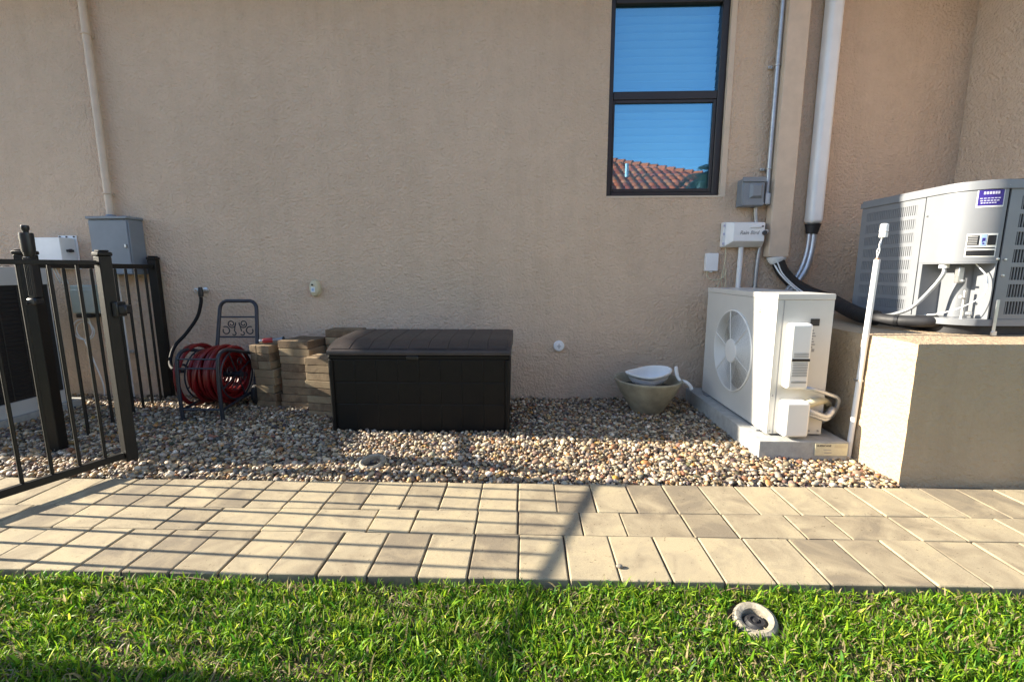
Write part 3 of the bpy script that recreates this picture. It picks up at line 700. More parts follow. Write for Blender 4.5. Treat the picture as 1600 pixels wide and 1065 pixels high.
tag(B().tube(P_, .0118, 9).build('garden_hose', 'hose'), 'shiny red garden hose wound on the black reel cart', 'hose')

# ------------------------------------------------------------------ stacked spare pavers
def stack_mesh(w, d, h_, seed):
    rnd = random.Random(seed); b = B(); b.box((-w / 2, -d / 2, 0), (w / 2, d / 2, h_), .0026)
    for v in b.bm.verts: v.co += Vector((rnd.uniform(-1, 1), rnd.uniform(-1, 1), rnd.uniform(-1, 1))) * .0009
    me = b.mesh('loose_paver', False); me.materials.append(MT['stack_paver']); return me
ORD = ['bottom', 'second from bottom', 'third from bottom', 'fourth from bottom', 'fifth from bottom', 'sixth from bottom', 'seventh from bottom', 'eighth from bottom', 'ninth from bottom', 'tenth from bottom']
def stack(where, cx, cy, w, d, n, top, ang, split_from=99, shift=()):
    h_ = (top + .015) / n
    for k in range(n):
        dx = shift[k] if k < len(shift) else random.uniform(-.004, .004)
        a = R(ang) + random.uniform(-.018, .018)
        nm = 'top' if k == n - 1 else ORD[k]
        if k >= split_from:
            ux, uy = math.cos(a), math.sin(a)
            for q, (w0, side) in enumerate(((w * .36, 'left half'), (w * .64, 'right half'))):
                oc = (-w / 2 + w * .18, w / 2 - w * .32)[q]
                o = bpy.data.objects.new('loose_paver', stack_mesh(w0 - .003, d, h_ - .002, k * 7 + q)); COL.objects.link(o)
                o.location = (cx + dx + ux * oc, cy + uy * oc, -.015 + k * h_); o.rotation_euler = (0, 0, a)
                tag(o, f'small paver, {side}, {nm} course of the {where}', 'paver', 'spare pavers stacked by the wall')
        else:
            o = bpy.data.objects.new('loose_paver', stack_mesh(w, d, h_ - .0025, k + int(w * 100))); COL.objects.link(o)
            o.location = (cx + dx, cy, -.015 + k * h_); o.rotation_euler = (0, 0, a)
            tag(o, f'weathered tan paver, {nm} of the {where}', 'paver', 'spare pavers stacked by the wall')
stack('narrow stack under the nozzle', -1.775, 3.075, .158, .232, 8, .43, -12, 5, (.002, .006, -.004, .008, .004, -.014, -.014, -.016))
stack('wide stack beside the nozzle', -1.542, 3.055, .236, .232, 9, .465, -11, 99, (-.012, -.01, .004, .006, .004, .008, .002, .0, -.004))
stack('low stack touching the deck box', -1.285, 2.835, .232, .154, 8, .385, -10, 99, (.004, .002, .0, -.001, -.008, .003, .0, -.002))
stack('tall stack behind the deck box', -1.275, 3.135, .232, .154, 10, .525, -6)
nz = thing('hose_nozzle', 'red and black hose nozzle lying on the narrow paver stack', 'nozzle', (-1.77, 3.02, .43))
q0 = Vector((-1.83, 3.0, .452)); qd = Vector((.95, .26, .05)).normalized()
B().tube([q0, q0 + qd * .012, q0 + qd * .02], [.011, .014, .011], 14).build('inlet', 'steel', nz)
B().tube([q0 + qd * .0205, q0 + qd * .03, q0 + qd * .08, q0 + qd * .086], [.012, .017, .017, .013], 14).build('grip', 'red', nz)
B().tube([q0 + qd * .0865, q0 + qd * .11, q0 + qd * .13, q0 + qd * .15], [.013, .012, .015, .019], 14).build('barrel', 'steelgrey', nz)
B().tube([q0 + qd * .1505, q0 + qd * .158], [.02, .02], 14).build('nozzle_ring', 'blackplastic', nz)

# ------------------------------------------------------------------ deck box
db = thing('deck_box', 'dark brown resin storage deck box with planked lid against the wall', 'deck box', (-.61, 2.75, 0))
dx0, dx1, dy0, dy1, dz = -1.135, -.088, 2.497, 3.02, .452
def taper(x0, x1, y0, y1, z0, z1, t):
    b = B(); v = [b.bm.verts.new(p_) for p_ in ((x0 + t, y0 + t, z0), (x1 - t, y0 + t, z0), (x1 - t, y1 - t, z0), (x0 + t, y1 - t, z0), (x0, y0, z1), (x1, y0, z1), (x1, y1, z1), (x0, y1, z1))]
    for f in ((0, 3, 2, 1), (4, 5, 6, 7), (0, 1, 5, 4), (1, 2, 6, 5), (2, 3, 7, 6), (3, 0, 4, 7)): b.bm.faces.new([v[i] for i in f])
    bmesh.ops.bevel(b.bm, geom=b.bm.edges[:], offset=.008, segments=2, profile=.5, affect='EDGES'); return b
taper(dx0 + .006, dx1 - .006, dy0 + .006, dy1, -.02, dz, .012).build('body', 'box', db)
zs = [(.012, .160), (.167, .291), (.298, .425)]; ncol = 8
for z0, z1 in zs:
    for k in range(ncol):
        w = (dx1 - dx0 - .06) / ncol; x0 = dx0 + .03 + k * w; bul = .0012 * ((k * 7 + int(z0 * 100)) % 3)
        t0 = .012 * (1 - z0 / dz); t1 = .012 * (1 - z1 / dz)
        b = B(); v = [b.bm.verts.new(p_) for p_ in ((x0 + .0012, dy0 + .0035 + t0 - bul * .4, z0), (x0 + w - .0012, dy0 + .0035 + t0 - bul * .4, z0), (x0 + w - .0012, dy0 + .0035 + t1 - bul * .4, z1), (x0 + .0012, dy0 + .0035 + t1 - bul * .4, z1),
                                                  (x0 + .0012, dy0 + .014 + t0, z0), (x0 + w - .0012, dy0 + .014 + t0, z0), (x0 + w - .0012, dy0 + .014 + t1, z1), (x0 + .0012, dy0 + .014 + t1, z1))]
        for f in ((0, 1, 2, 3), (0, 4, 5, 1), (1, 5, 6, 2), (2, 6, 7, 3), (3, 7, 4, 0)): b.bm.faces.new([v[i] for i in f])
        bmesh.ops.bevel(b.bm, geom=[e_ for e_ in b.bm.edges if len(e_.link_faces) == 2], offset=.002, segments=1, affect='EDGES')
        b.build('front_panel', 'box', db)
B().box((dx0 + .002, dy0 + .002, .428), (dx1 - .002, dy1, .4515), .004).build('rim', 'box', db)
for x0, x1 in ((dx0 - .001, dx0 + .028), (dx1 - .028, dx1 + .001)): taper(x0, x1, dy0 - .002, dy0 + .04, -.018, .4275, .004).build('corner_trim', 'box', db)
B().box((-.68, dy0 - .006, .425), (-.61, dy0 + .01, .45), .004).build('lid_grip', 'blackplastic', db)
# lid: a rounded shell with nine raised planks
lz0, lz1 = .475, .526
def lidz(y_): return lz0 + (lz1 - lz0) * min(1, max(0, (y_ - dy0) / .13)) ** .6 + .012 * max(0, (y_ - dy0 - .13) / .4)
prof = [(dy0 - .006, .454), (dy0 - .008, .466), (dy0 - .004, .478)] + [(dy0 + t, lidz(dy0 + t) - .002 + .0 * t) for t in (.006, .02, .04, .07, .1, .14, .2, .3, .4, .5)] + [(dy1 + .006, lidz(dy1) - .012), (dy1 + .008, .458)]
def lid_strip(x0, x1, lift, inset=0.):
    b = B(); rows = []
    pr = [(y_, z + (lift if 2 <= i < len(prof) - 2 else 0)) for i, (y_, z) in enumerate(prof)]
    for xx in (x0, x1): rows.append([b.bm.verts.new((xx, y_, z)) for y_, z in pr])
    for i in range(len(pr) - 1): b.bm.faces.new((rows[0][i], rows[1][i], rows[1][i + 1], rows[0][i + 1]))
    b.bm.faces.new(rows[0]); b.bm.faces.new(rows[1][::-1]); b.bm.faces.new((rows[0][0], rows[0][-1], rows[1][-1], rows[1][0])); return b
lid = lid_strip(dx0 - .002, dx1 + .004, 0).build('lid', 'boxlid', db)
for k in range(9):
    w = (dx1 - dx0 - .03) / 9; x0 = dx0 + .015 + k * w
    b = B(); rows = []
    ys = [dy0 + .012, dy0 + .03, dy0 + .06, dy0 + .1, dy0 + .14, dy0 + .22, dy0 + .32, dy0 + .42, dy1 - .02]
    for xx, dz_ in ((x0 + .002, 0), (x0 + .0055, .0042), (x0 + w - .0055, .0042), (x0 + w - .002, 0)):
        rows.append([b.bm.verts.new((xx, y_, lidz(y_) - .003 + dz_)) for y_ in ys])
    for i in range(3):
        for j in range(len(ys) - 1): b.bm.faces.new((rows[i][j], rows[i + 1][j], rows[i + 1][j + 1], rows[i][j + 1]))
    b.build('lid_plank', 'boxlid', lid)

# ------------------------------------------------------------------ small things on the wall
tm = thing('outdoor_sensor', 'small oval cream sensor with dark eye on the wall above the paver stacks', 'sensor', (-1.525, 3.24, .81))
b = B(); b.lathe([(0, 3.205), (.6, 3.206), (.85, 3.212), (1.0, 3.228), (1.0, 3.249), (0, 3.249)], (0, 0, 0), 32, 'Y')
for v in b.bm.verts: v.co = Vector((-1.525 + v.co.x * .039, v.co.y, .805 + v.co.z * .062))
b.build('case', 'tan', tm)
B().lathe([(0, 3.2005), (.0065, 3.2005), (.0065, 3.2055), (0, 3.2055)], (-1.532, 0, .83), 14, 'Y').build('eye', 'label_black', tm)
B().box((-1.545, 3.2025, .777), (-1.513, 3.2052, .815), .0005).build('sticker', 'label_white', tm)
B().box((-1.537, 3.201, .786), (-1.521, 3.2024, .805), 0).build('sticker_print', 'label_blue', tm)
rc = thing('cleanout_cap', 'round white screw cap set in the wall right of the deck box', 'pipe cap', (.243, 3.24, .385))
B().lathe([(0, 3.226), (.030, 3.226), (.0365, 3.229), (.039, 3.236), (.039, 3.2495), (0, 3.2495)], (.243, 0, .385), 32, 'Y').build('disc', 'white', rc)
b = B(); b.box((.2405, 3.2235, .367), (.2455, 3.2262, .403)); b.box((.229, 3.2235, .3825), (.240, 3.2262, .3875)); b.box((.246, 3.2235, .3825), (.257, 3.2262, .3875)); b.build('slot', 'print_grey', rc)

# ------------------------------------------------------------------ bowl with white scoop
bw = thing('planter_bowl', 'olive glazed bowl planter standing on the gravel by the wall', 'planter', (.82, 2.96, 0))
B().lathe([(0, -.01), (.095, -.01), (.105, .0), (.14, .06), (.185, .13), (.213, .19), (.222, .205), (.221, .214), (.213, .217), (.203, .211), (.19, .18), (.15, .09), (.10, .02), (0, .015)], (.82, 2.96, 0), 56).build('bowl', 'olive', bw)
scp = thing('white_scoop', 'glossy white plastic scoop dish lying in the olive bowl', 'scoop', (.83, 2.95, .2))
b = B(); n = 40; rings = []
for t, w in ((1.0, -.004), (1.04, .012), (1.0, .016), (.95, .006), (.86, -.035), (.7, -.062), (.3, -.075), (0, -.075)):
    ring = []
    for k in range(n):
        a = 2 * math.pi * k / n; x = math.cos(a); y_ = math.sin(a)
        ry = .082 * (1 - .45 * max(0, -x)); ring.append(Vector((x * .148 * t, y_ * ry * t, w + .022 * (x * t) ** 2 * (1 if x < 0 else .2))))
    rings.append(ring)
mr = Matrix.Rotation(R(-7), 3, 'Y') @ Matrix.Rotation(R(15), 3, 'X')
rv = [[b.bm.verts.new(mr @ p_ + Vector((.825, 2.965, .243))) for p_ in ring] for ring in rings[:-1]]
for i in range(len(rv) - 1):
    for k in range(n): b.bm.faces.new((rv[i][k], rv[i][(k + 1) % n], rv[i + 1][(k + 1) % n], rv[i + 1][k]))
b.bm.faces.new(rv[-1])
o = b.build('dish', 'white', scp, True, 80); md = o.modifiers.new('thick', 'SOLIDIFY'); md.thickness = .004; md.offset = 0
blk = thing('black_drain_tray', 'black perforated tray under the white scoop in the bowl', 'tray', (.8, 2.93, .13))
B().lathe([(0, .148), (.165, .148), (.17, .152), (.17, .158), (0, .158)], (.815, 2.955, 0), 40).build('plate', 'blackplastic', blk)
b = B()
for i in range(-5, 6):
    for j in range(-5, 0):
        if (i * .028) ** 2 + (j * .028) ** 2 < .15 ** 2: b.lathe([(.008, .1581), (.0115, .1582), (.0115, .163), (.008, .163)], (.815 + i * .028 + (j % 2) * .014, 2.955 + j * .028, 0), 8, 'Z', True)
b.build('boss', 'print_grey', blk)
hk = thing('bent_plastic_handle', 'bent white plastic handle hooked over the right rim of the bowl', 'handle', (1.04, 2.93, .2))
B().tube(spline([(.992, 2.93, .302), (.995, 2.93, .27), (1.005, 2.925, .232), (1.022, 2.918, .206)], 5), [.010, .0115, .012, .0125, .0125, .0125, .012, .012, .012, .0115, .0115, .011, .011, .0105, .010, .009], 12).build('grip', 'white', hk)
B().tube(spline([(1.024, 2.917, .206), (1.05, 2.905, .203), (1.075, 2.895, .183), (1.088, 2.89, .158)], 5), [.008] + [.0125] * 14 + [.0115], 12).build('hook', 'white', hk)

# ------------------------------------------------------------------ concrete rings, stone, twigs
spr = thing('sprinkler_head', 'sunken sprinkler head inside a pale concrete ring in the lawn', 'sprinkler', (.622, 1.105, -.03))
def ring(cx, cy, z, r0, r1, h_, tilt):
    b = B(); b.lathe([(r0, -h_), (r0 + .002, -.004), (r0 + .008, 0), (r1 - .01, .002), (r1 - .002, -.004), (r1, -.012), (r1, -h_)], (0, 0, 0), 40, 'Z', True)
    m = Matrix.Rotation(tilt[0], 3, 'X') @ Matrix.Rotation(tilt[1], 3, 'Y')
    for v in b.bm.verts: v.co = m @ (v.co + Vector((0, 0, 0))) + Vector((cx, cy, z))
    return b
ring(.622, 1.105, -.001, .031, .056, .05, (R(9), R(-9))).build('ring', 'concrete', spr)
b = B(); b.lathe([(0, -.045), (.03, -.045), (.03, -.022), (.024, -.018), (.022, -.014), (.014, -.014), (.013, -.018), (.008, -.018), (.007, -.012), (0, -.012)], (.624, 1.103, .008), 28); b.build('pop_up_cap', 'rubber', spr)
r2 = thing('valve_ring', 'white concrete ring half buried in the gravel in front of the deck box', 'concrete ring', (-.735, 2.035, 0))
ring(-.742, 2.045, .02, .043, .066, .06, (R(10), R(-4))).build('ring', 'concrete', r2)
b = B(); b.lathe([(0, -.02), (.045, -.02), (.045, -.012), (0, -.012)], (-.742, 2.045, 0), 24); b.build('inner_soil', 'bed', r2)
v_ = pv * np.array([.011, .009, .006]) + np.array([.298, 1.302, .006])
tag(npmesh('loose_pebble', v_, pf, 'pebble', np.full((len(pv), 3), (.22, .19, .15))), 'single small brown pebble lying on the near paver row', 'pebble')
for x, a, L, lb in ((.40, .5, .07, 'thin brown twig at the lawn edge left of the sprinkler'), (.62, .12, .10, 'dry brown twig at the lawn edge above the sprinkler'), (-1.02, -.05, .12, 'pale dry stem lying along the left lawn edge')):
    tag(B().tube(spline([(x - math.cos(a) * L / 2, 1.215 - math.sin(a) * L / 2, -.008), (x, 1.213, .004), (x + math.cos(a) * L / 2, 1.215 + math.sin(a) * L / 2, -.004)], 4), .0022, 6).build('twig', 'twig'), lb, 'twig', 'twigs at the lawn edge')

# ------------------------------------------------------------------ services on the right of the wall
gd_ = thing('disconnect_switch', 'grey raised cover disconnect box on the wall below the window corner', 'electrical box', (1.53, 3.2, 1.35), 'electrical boxes on the wall')
B().box((1.445, 3.165, 1.352), (1.59, 3.248, 1.53), .004).build('enclosure', 'steelgrey', gd_)
B().box((1.44, 3.152, 1.505), (1.595, 3.1645, 1.537), .003).build('hood', 'steelgrey', gd_)
b = B(); b.frustum((1.448, 1.588, 1.354, 1.5045), (1.452, 1.584, 1.358, 1.50), 3.1645, 3.156); b.build('door', 'steelgrey', gd_)
b = B(); b.frustum((1.488, 1.572, 1.40, 1.495), (1.505, 1.558, 1.415, 1.48), 3.1555, 3.14); b.build('raised_panel', 'steelgrey', gd_)
B().tube([(1.5905, 3.21, 1.375), (1.612, 3.21, 1.375)], .012, 12).build('nipple', 'greyconduit', gd_)
gc = thing('galvanised_conduit', 'slim grey conduit strapped to the wall beside the window', 'conduit', (1.63, 3.21, 1.37))
B().tube([(1.632, 3.212, 1.442), (1.632, 3.212, 3.0)], .0145, 14).build('pipe', 'greyconduit', gc)
B().box((1.613, 3.19, 1.365), (1.651, 3.245, 1.4415), .006, seg=2).build('elbow_body', 'greyconduit', gc)
for z in (1.60, 2.24):
    b = B(); b.tube(arc((1.632, 3.212), .0165, 0, 2 * math.pi, 18, 'XY', z)[:-1], .004, 6, closed=True); b.box((1.588, 3.237, z - .009), (1.617, 3.2485, z + .009), .001); b.build('pipe_strap', 'steel', gc)
    B().lathe([(0, 3.232), (.006, 3.232), (.006, 3.2368), (0, 3.2368)], (1.598, 0, z), 8, 'Y').build('strap_screw', 'print_grey', gc)
tb = thing('irrigation_timer', 'white plastic irrigation timer box with key hole on the wall', 'irrigation timer', (1.5, 3.2, 1.09))
B().box((1.352, 3.20, 1.085), (1.625, 3.2485, 1.252), .008, seg=2).build('case', 'white', tb)
b = B(); b.frustum((1.362, 1.622, 1.088, 1.250), (1.40, 1.608, 1.12, 1.243), 3.1995, 3.15); bmesh.ops.bevel(b.bm, geom=b.bm.edges[:], offset=.006, segments=2, profile=.5, affect='EDGES'); b.build('lid', 'white', tb)
for z in (1.10, 1.165, 1.22): B().box((1.35, 3.192, z), (1.36, 3.1995, z + .014), .001).build('hinge', 'print_light', tb)
b = B(); b.lathe([(0, 3.135), (.013, 3.135), (.015, 3.14), (.015, 3.1495), (0, 3.1495)], (1.604, 0, 1.175), 18, 'Y'); b.build('lock', 'print', tb)
B().box((1.583, 3.146, 1.214), (1.598, 3.1494, 1.222), .001).build('vent_slot', 'print', tb)
b = B(); b.lathe([(.008, -.003), (.013, 0), (.008, .003)], (1.632, 3.175, 1.186), 14, 'Y', True); b.build('hasp_ring', 'white', tb)
b = B(); b.frustum((1.50, 1.585, 1.205, 1.222), (1.515, 1.575, 1.211, 1.218), 3.1494, 3.143); b.build('embossed_sun_strip', 'white', tb)
text_mesh('lid_lettering', 'Rain Bird', 'print_grey', tb, (1.505, 3.1491, 1.176), (1, 0, 0), (0, 0, 1), .034, .0005, .25, .0006)
sb = thing('sensor_receiver', 'small square white receiver box left of the irrigation timer', 'receiver', (1.3, 3.23, .92))
B().box((1.253, 3.215, .922), (1.34, 3.2485, 1.045), .005, seg=2).build('case', 'white', sb)
B().box((1.285, 3.22, .912), (1.305, 3.24, .9215), .002).build('gland', 'white', sb)
b = B(); b.tube(spline([(1.272, 3.23, .921), (1.275, 3.225, .88), (1.31, 3.215, .862), (1.36, 3.21, .868), (1.392, 3.21, .90), (1.39, 3.212, .935), (1.375, 3.215, .93), (1.37, 3.22, .88), (1.35, 3.225, .82), (1.345, 3.23, .74)]), .0036, 6)
b.tube(spline([(1.382, 3.215, 1.084), (1.385, 3.215, 1.0), (1.38, 3.217, .93), (1.40, 3.215, .85), (1.39, 3.22, .74)]), .0034, 6); b.tube(spline([(1.39, 3.222, .92), (1.372, 3.22, .86), (1.385, 3.226, .78), (1.37, 3.23, .72)]), .003, 6)
tag(b.build('signal_wire', 'tan'), 'thin looping cream wires hanging under the receiver and timer', 'wire')
c1 = thing('white_conduit', 'white conduit dropping from the irrigation timer behind the heat pump', 'conduit', (1.49, 3.215, 0))
B().tube([(1.487, 3.215, 1.0845), (1.485, 3.215, .0)], .0165, 14).build('pipe', 'pvc', c1)
c2 = thing('grey_conduit', 'grey conduit dropping past the timer behind the heat pump', 'conduit', (1.6, 3.23, 0))
B().tube(spline([(1.572, 3.232, 1.351), (1.582, 3.232, 1.27), (1.60, 3.232, 1.2), (1.622, 3.232, 1.09), (1.612, 3.232, .9), (1.608, 3.232, .0)], 6), .0125, 12).build('pipe', 'greyconduit', c2)

ls = thing('line_set_cover', 'tan rectangular line set cover running down the wall', 'downspout', (1.72, 3.2, 1.0))
b = B(); b.box((1.652, 3.165, 1.015), (1.792, 3.2485, 3.0), .012, seg=2); b.build('duct', 'painted', ls)
b = B(); b.lathe([(.028, .965), (.045, .985), (.055, 1.012), (.05, 1.0145), (.0, 1.0145)], (1.728, 3.205, 0), 18)
for v in b.bm.verts: v.co.z += random.uniform(-.004, .003); v.co.x = 1.728 + (v.co.x - 1.728) * 1.15
b.build('sealant_collar', 'white', ls)
wp = thing('white_line_pipe', 'wide white pipe cover on the wall ending in black tape', 'pipe', (1.95, 3.2, 1.2))
b = B(); b.box((1.905, 3.155, 1.235), (1.998, 3.2485, 3.0), .03, seg=4); b.build('pipe', 'pvc', wp)
b = B(); b.tube([(1.951, 3.20, 1.2345), (1.951, 3.20, 1.225), (1.949, 3.20, 1.20), (1.945, 3.20, 1.17)], [.05, .046, .041, .034], 18)
for v in b.bm.verts: v.co += Vector((random.uniform(-1, 1), random.uniform(-1, 1), random.uniform(-1, 1))) * .0025
b.build('tape_wrap', 'rubber', wp)
for dx_, r_ in ((-.014, .014), (.016, .019)):
    B().tube(spline([(1.945 + dx_, 3.195, 1.169), (1.935 + dx_, 3.19, 1.05), (1.90 + dx_ * 1.1, 3.18, .93), (1.82 + dx_, 3.16, .81), (1.72 + dx_, 3.12, .70), (1.62 + dx_, 3.09, .55)], 7), r_, 12).build('refrigerant_line', 'silver', wp)
ip = thing('insulated_pipe', 'thick black insulated refrigerant pipe sweeping from the tan cover to the condenser', 'pipe', (1.73, 3.2, .98))
B().tube(spline([(1.735, 3.195, .985), (1.775, 3.19, .91), (1.85, 3.17, .83), (1.94, 3.12, .77), (1.99, 3.0, .735), (1.935, 2.80, .705), (1.89, 2.60, .678), (1.885, 2.47, .672)], 8), .041, 14).build('insulation', 'insul', ip)
b = B()
for p_ in spline([(1.80, 3.186, .88), (1.85, 3.17, .83), (1.93, 3.12, .775)], 5): b.lathe([(.036, -.004), (.0385, 0), (.036, .004)], p_, 12, 'Z', True)
b.bm.free()
o = B().tube(spline([(1.885, 2.468, .672), (1.89, 2.42, .670), (1.925, 2.345, .670), (1.985, 2.285, .674), (2.03, 2.27, .678)], 7), .0285, 14).build('bare_hose_end', 'rubber', ip)
b = B(); b.tube([(1.884, 2.50, .672), (1.884, 2.478, .672)], .038, 14); b.tube([(1.905, 2.37, .670), (1.915, 2.358, .670)], .031, 14); b.build('pipe_clamp', 'blackplastic', ip)
cw = B()
cw.tube(spline([(1.70, 3.19, .985), (1.735, 3.15, .9), (1.80, 3.11, .82), (1.87, 3.06, .75), (1.93, 2.96, .71)], 7), .0055, 7); cw.tube(spline([(1.712, 3.16, .985), (1.75, 3.145, .9), (1.83, 3.11, .81), (1.90, 3.04, .745)], 7), .0045, 7)
tag(cw.build('control_wire', 'pvc'), 'pair of pale control wires beside the black insulated pipe', 'wire')

# ------------------------------------------------------------------ mini split heat pump on its pad
pad = thing('cement_pad', 'grey cement pad under the white heat pump', 'pad', (1.38, 2.7, 0))
B().box((1.165, 2.168, -.03), (1.60, 3.21, .088), .006, seg=2).build('slab', 'pad', pad)
b = B(); b.box((1.437, 2.1635, .018), (1.595, 2.1672, .079)); b.build('maker_label', 'label_cream', pad)
text_mesh('label_heading', 'HURRICANE', 'print', pad, (1.478, 2.1633, .068), (1, 0, 0), (0, 0, 1), .0128, .0002, 0, .0004)
b = B(); b.box((1.478, 2.1628, .046), (1.515, 2.1634, .049)); b.box((1.482, 2.1628, .030), (1.518, 2.1634, .034)); b.build('label_lines', 'print_grey', pad)
b = B(); b.box((1.53, 2.1628, .058), (1.588, 2.1634, .072)); b.build('label_band', 'tan', pad)
ms = thing('heat_pump', 'white mini split heat pump with round fan grille on the cement pad', 'air conditioner', (1.37, 2.65, .09), 'outdoor cooling units')
mx0, mx1, my0, my1, mz0, mz1 = 1.238, 1.512, 2.248, 3.10, .098, .812
FY, FZ, FR = 2.69, .452, .236
b = B()                                     # fan-side sheet with a round opening
n = 48; ringv = [b.bm.verts.new((mx0, FY + FR * math.cos(2 * math.pi * k / n), FZ + FR * math.sin(2 * math.pi * k / n))) for k in range(n)]
outer = []
for k in range(n):
    a = 2 * math.pi * k / n; c_, s_ = math.cos(a), math.sin(a)
    ty = ((my1 - FY) if c_ > 0 else (FY - my0)) / max(1e-6, abs(c_)); tz = ((mz1 - .03 - FZ) if s_ > 0 else (FZ - mz0)) / max(1e-6, abs(s_)); t = min(ty, tz)
    outer.append(b.bm.verts.new((mx0, FY + t * c_, FZ + t * s_)))
for k in range(n): b.bm.faces.new((ringv[k], ringv[(k + 1) % n], outer[(k + 1) % n], outer[k]))
for yy in (my0, my1):
    for z in (mz0, mz1 - .03):
        near = sorted(outer, key=lambda v: (v.co.y - yy) ** 2 + (v.co.z - z) ** 2)[:6]
        ey = [v for v in outer if abs(v.co.y - yy) < 1e-5]; ez = [v for v in outer if abs(v.co.z - z) < 1e-5]
        if ey and ez:
            v1 = min(ey, key=lambda v: abs(v.co.z - z)); v2 = min(ez, key=lambda v: abs(v.co.y - yy))
            if v1 is not v2: b.bm.faces.new((v1, v2, b.bm.verts.new((mx0, yy, z))))
inner = [b.bm.verts.new((mx0 + .05, v.co.y, v.co.z)) for v in ringv]
for k in range(n): b.bm.faces.new((ringv[k], ringv[(k + 1) % n], inner[(k + 1) % n], inner[k]))
b.build('fan_panel', 'whiteenamel', ms)
b = B(); b.quad([(mx0, my0, mz0), (mx1, my0, mz0), (mx1, my0, mz1 - .03), (mx0, my0, mz1 - .03)]); b.quad([(mx1, my0, mz0), (mx1, my1, mz0), (mx1, my1, mz1 - .03), (mx1, my0, mz1 - .03)])
b.quad([(mx0, my1, mz0), (mx1, my1, mz0), (mx1, my1, mz1 - .03), (mx0, my1, mz1 - .03)]); b.build('cabinet', 'whiteenamel', ms, False)
B().box((mx0 - .003, my0 - .003, mz1 - .0295), (mx1 + .003, my1 + .003, mz1), .004, seg=2).build('top_panel', 'whiteenamel', ms)
B().box((mx0 + .06, my0 + .02, mz0 + .01), (mx1 - .02, my1 - .02, mz1 - .04)).build('core', 'coil', ms)
b = B(); b.box((mx0 + .03, my0 - .002, mz0), (mx0 + .034, my0 + .004, mz1 - .032)); b.build('seam', 'print_grey', ms)
for k in range(3):                            # fan blades
    b = B(); a0 = 2 * math.pi * k / 3 + .5; rows = []
    for i in range(7):
        a = a0 + i * .24; row = []
        for j in range(5):
            r = .05 + .17 * j / 4; row.append(b.bm.verts.new((mx0 + .028 + .026 * (i / 6), FY + r * math.cos(a + .25 * j / 4), FZ + r * math.sin(a + .25 * j / 4))))
        rows.append(row)
    for i in range(6):
        for j in range(4): b.bm.faces.new((rows[i][j], rows[i + 1][j], rows[i + 1][j + 1], rows[i][j + 1]))
    b.build('fan_blade', 'blade', ms)
b = B()
for k in range(26): b.tube(arc((FY, FZ), .072 + k * .0066, 0, 2 * math.pi, 40, 'YZ', mx0 - .008)[:-1], .0015, 4, closed=True)
b.build('grille_rings', 'cover', ms)
B().tube(arc((FY, FZ), FR + .004, 0, 2 * math.pi, 48, 'YZ', mx0 - .004)[:-1], .005, 8, closed=True).build('grille_rim', 'cover', ms)
for k in range(6):
    a = k * math.pi / 3 + .35
    B().tube([(mx0 - .011, FY + .06 * math.cos(a), FZ + .06 * math.sin(a)), (mx0 - .009, FY + (FR + .003) * math.cos(a), FZ + (FR + .003) * math.sin(a))], .0028, 6).build('grille_spoke', 'cover', ms)
B().lathe([(0, -.016), (.06, -.015), (.07, -.012), (.072, -.006), (0, -.006)], (mx0, FY, FZ), 32, 'X').build('grille_hub', 'cover', ms)
def diamond(cx, cz, ang, r):
    b = B(); c_, s_ = math.cos(ang), math.sin(ang); pts = []
    for u, w in ((0, 0), (.5, .29), (1, 0), (.5, -.29)): pts.append((mx0 - .0008, cx - (u * c_ - w * s_) * r, cz + (u * s_ + w * c_) * r))
    return b.quad(pts)
for a in (90, 210, 330): diamond(2.405, .712, R(a), .016).build('emblem', 'logo', ms)
text_mesh('maker_lettering', 'MITSUBISHI\nELECTRIC', 'print_grey', ms, (mx0 - .0006, 2.34, .709), (0, -1, 0), (0, 0, 1), .014, .0002)
def cover(x0, x1, z0, z1, dep, name):
    b = B(); b.box((x0, my0 - dep, z0), (x1, my0 - .0005, z1), .016, seg=3); return b.build(name, 'cover', ms)
cu = cover(1.285, 1.392, .345, .672, .055, 'valve_cover')
for k, z in enumerate([.508, .516, .524] + [.412 + .008 * i for i in range(9)] + [.384, .378]):
    b = B(); b.box((1.306 if k < 3 else 1.304, my0 - .0568, z), (1.378, my0 - .0545, z + .0036)); b.build('vent_slit', 'print_grey', cu)
b = B(); b.box((1.30, my0 - .058, .487), (1.385, my0 - .0545, .4995)); b.build('vent_band', 'coil', cu)
cover(1.282, 1.405, .104, .285, .075, 'pipe_cover')
b = B(); b.box((1.405, my0 - .0022, .655), (1.448, my0 - .0006, .69)); b.build('rating_plate', 'label_black', ms)
b = B()
for k in range(7): b.box((1.407, my0 - .0016, .545 + k * .014), (1.425 + .012 * ((k * 5) % 3) / 2, my0 - .0006, .551 + k * .014))
b.box((1.424, my0 - .0016, .525), (1.436, my0 - .0006, .54)); b.build('rating_print', 'print_grey', ms)
for x in (1.25, 1.45, 1.495):
    for z in (.115, .30):
        if x > 1.4 and z > .2: continue
        B().lathe([(0, my0 - .004), (.005, my0 - .004), (.005, my0 - .0005), (0, my0 - .0005)], (x, 0, z), 8, 'Y').build('screw', 'print_grey', ms)
for y_ in (2.34, 3.0): B().box((mx0 - .02, y_ - .03, .0885), (mx1 + .02, y_ + .03, .0975), .002).build('foot', 'condgrey', ms)
cb = thing('heat_pump_cables', 'grey cables and pipes bending out of the heat pump covers', 'cables', (1.45, 2.2, .3))
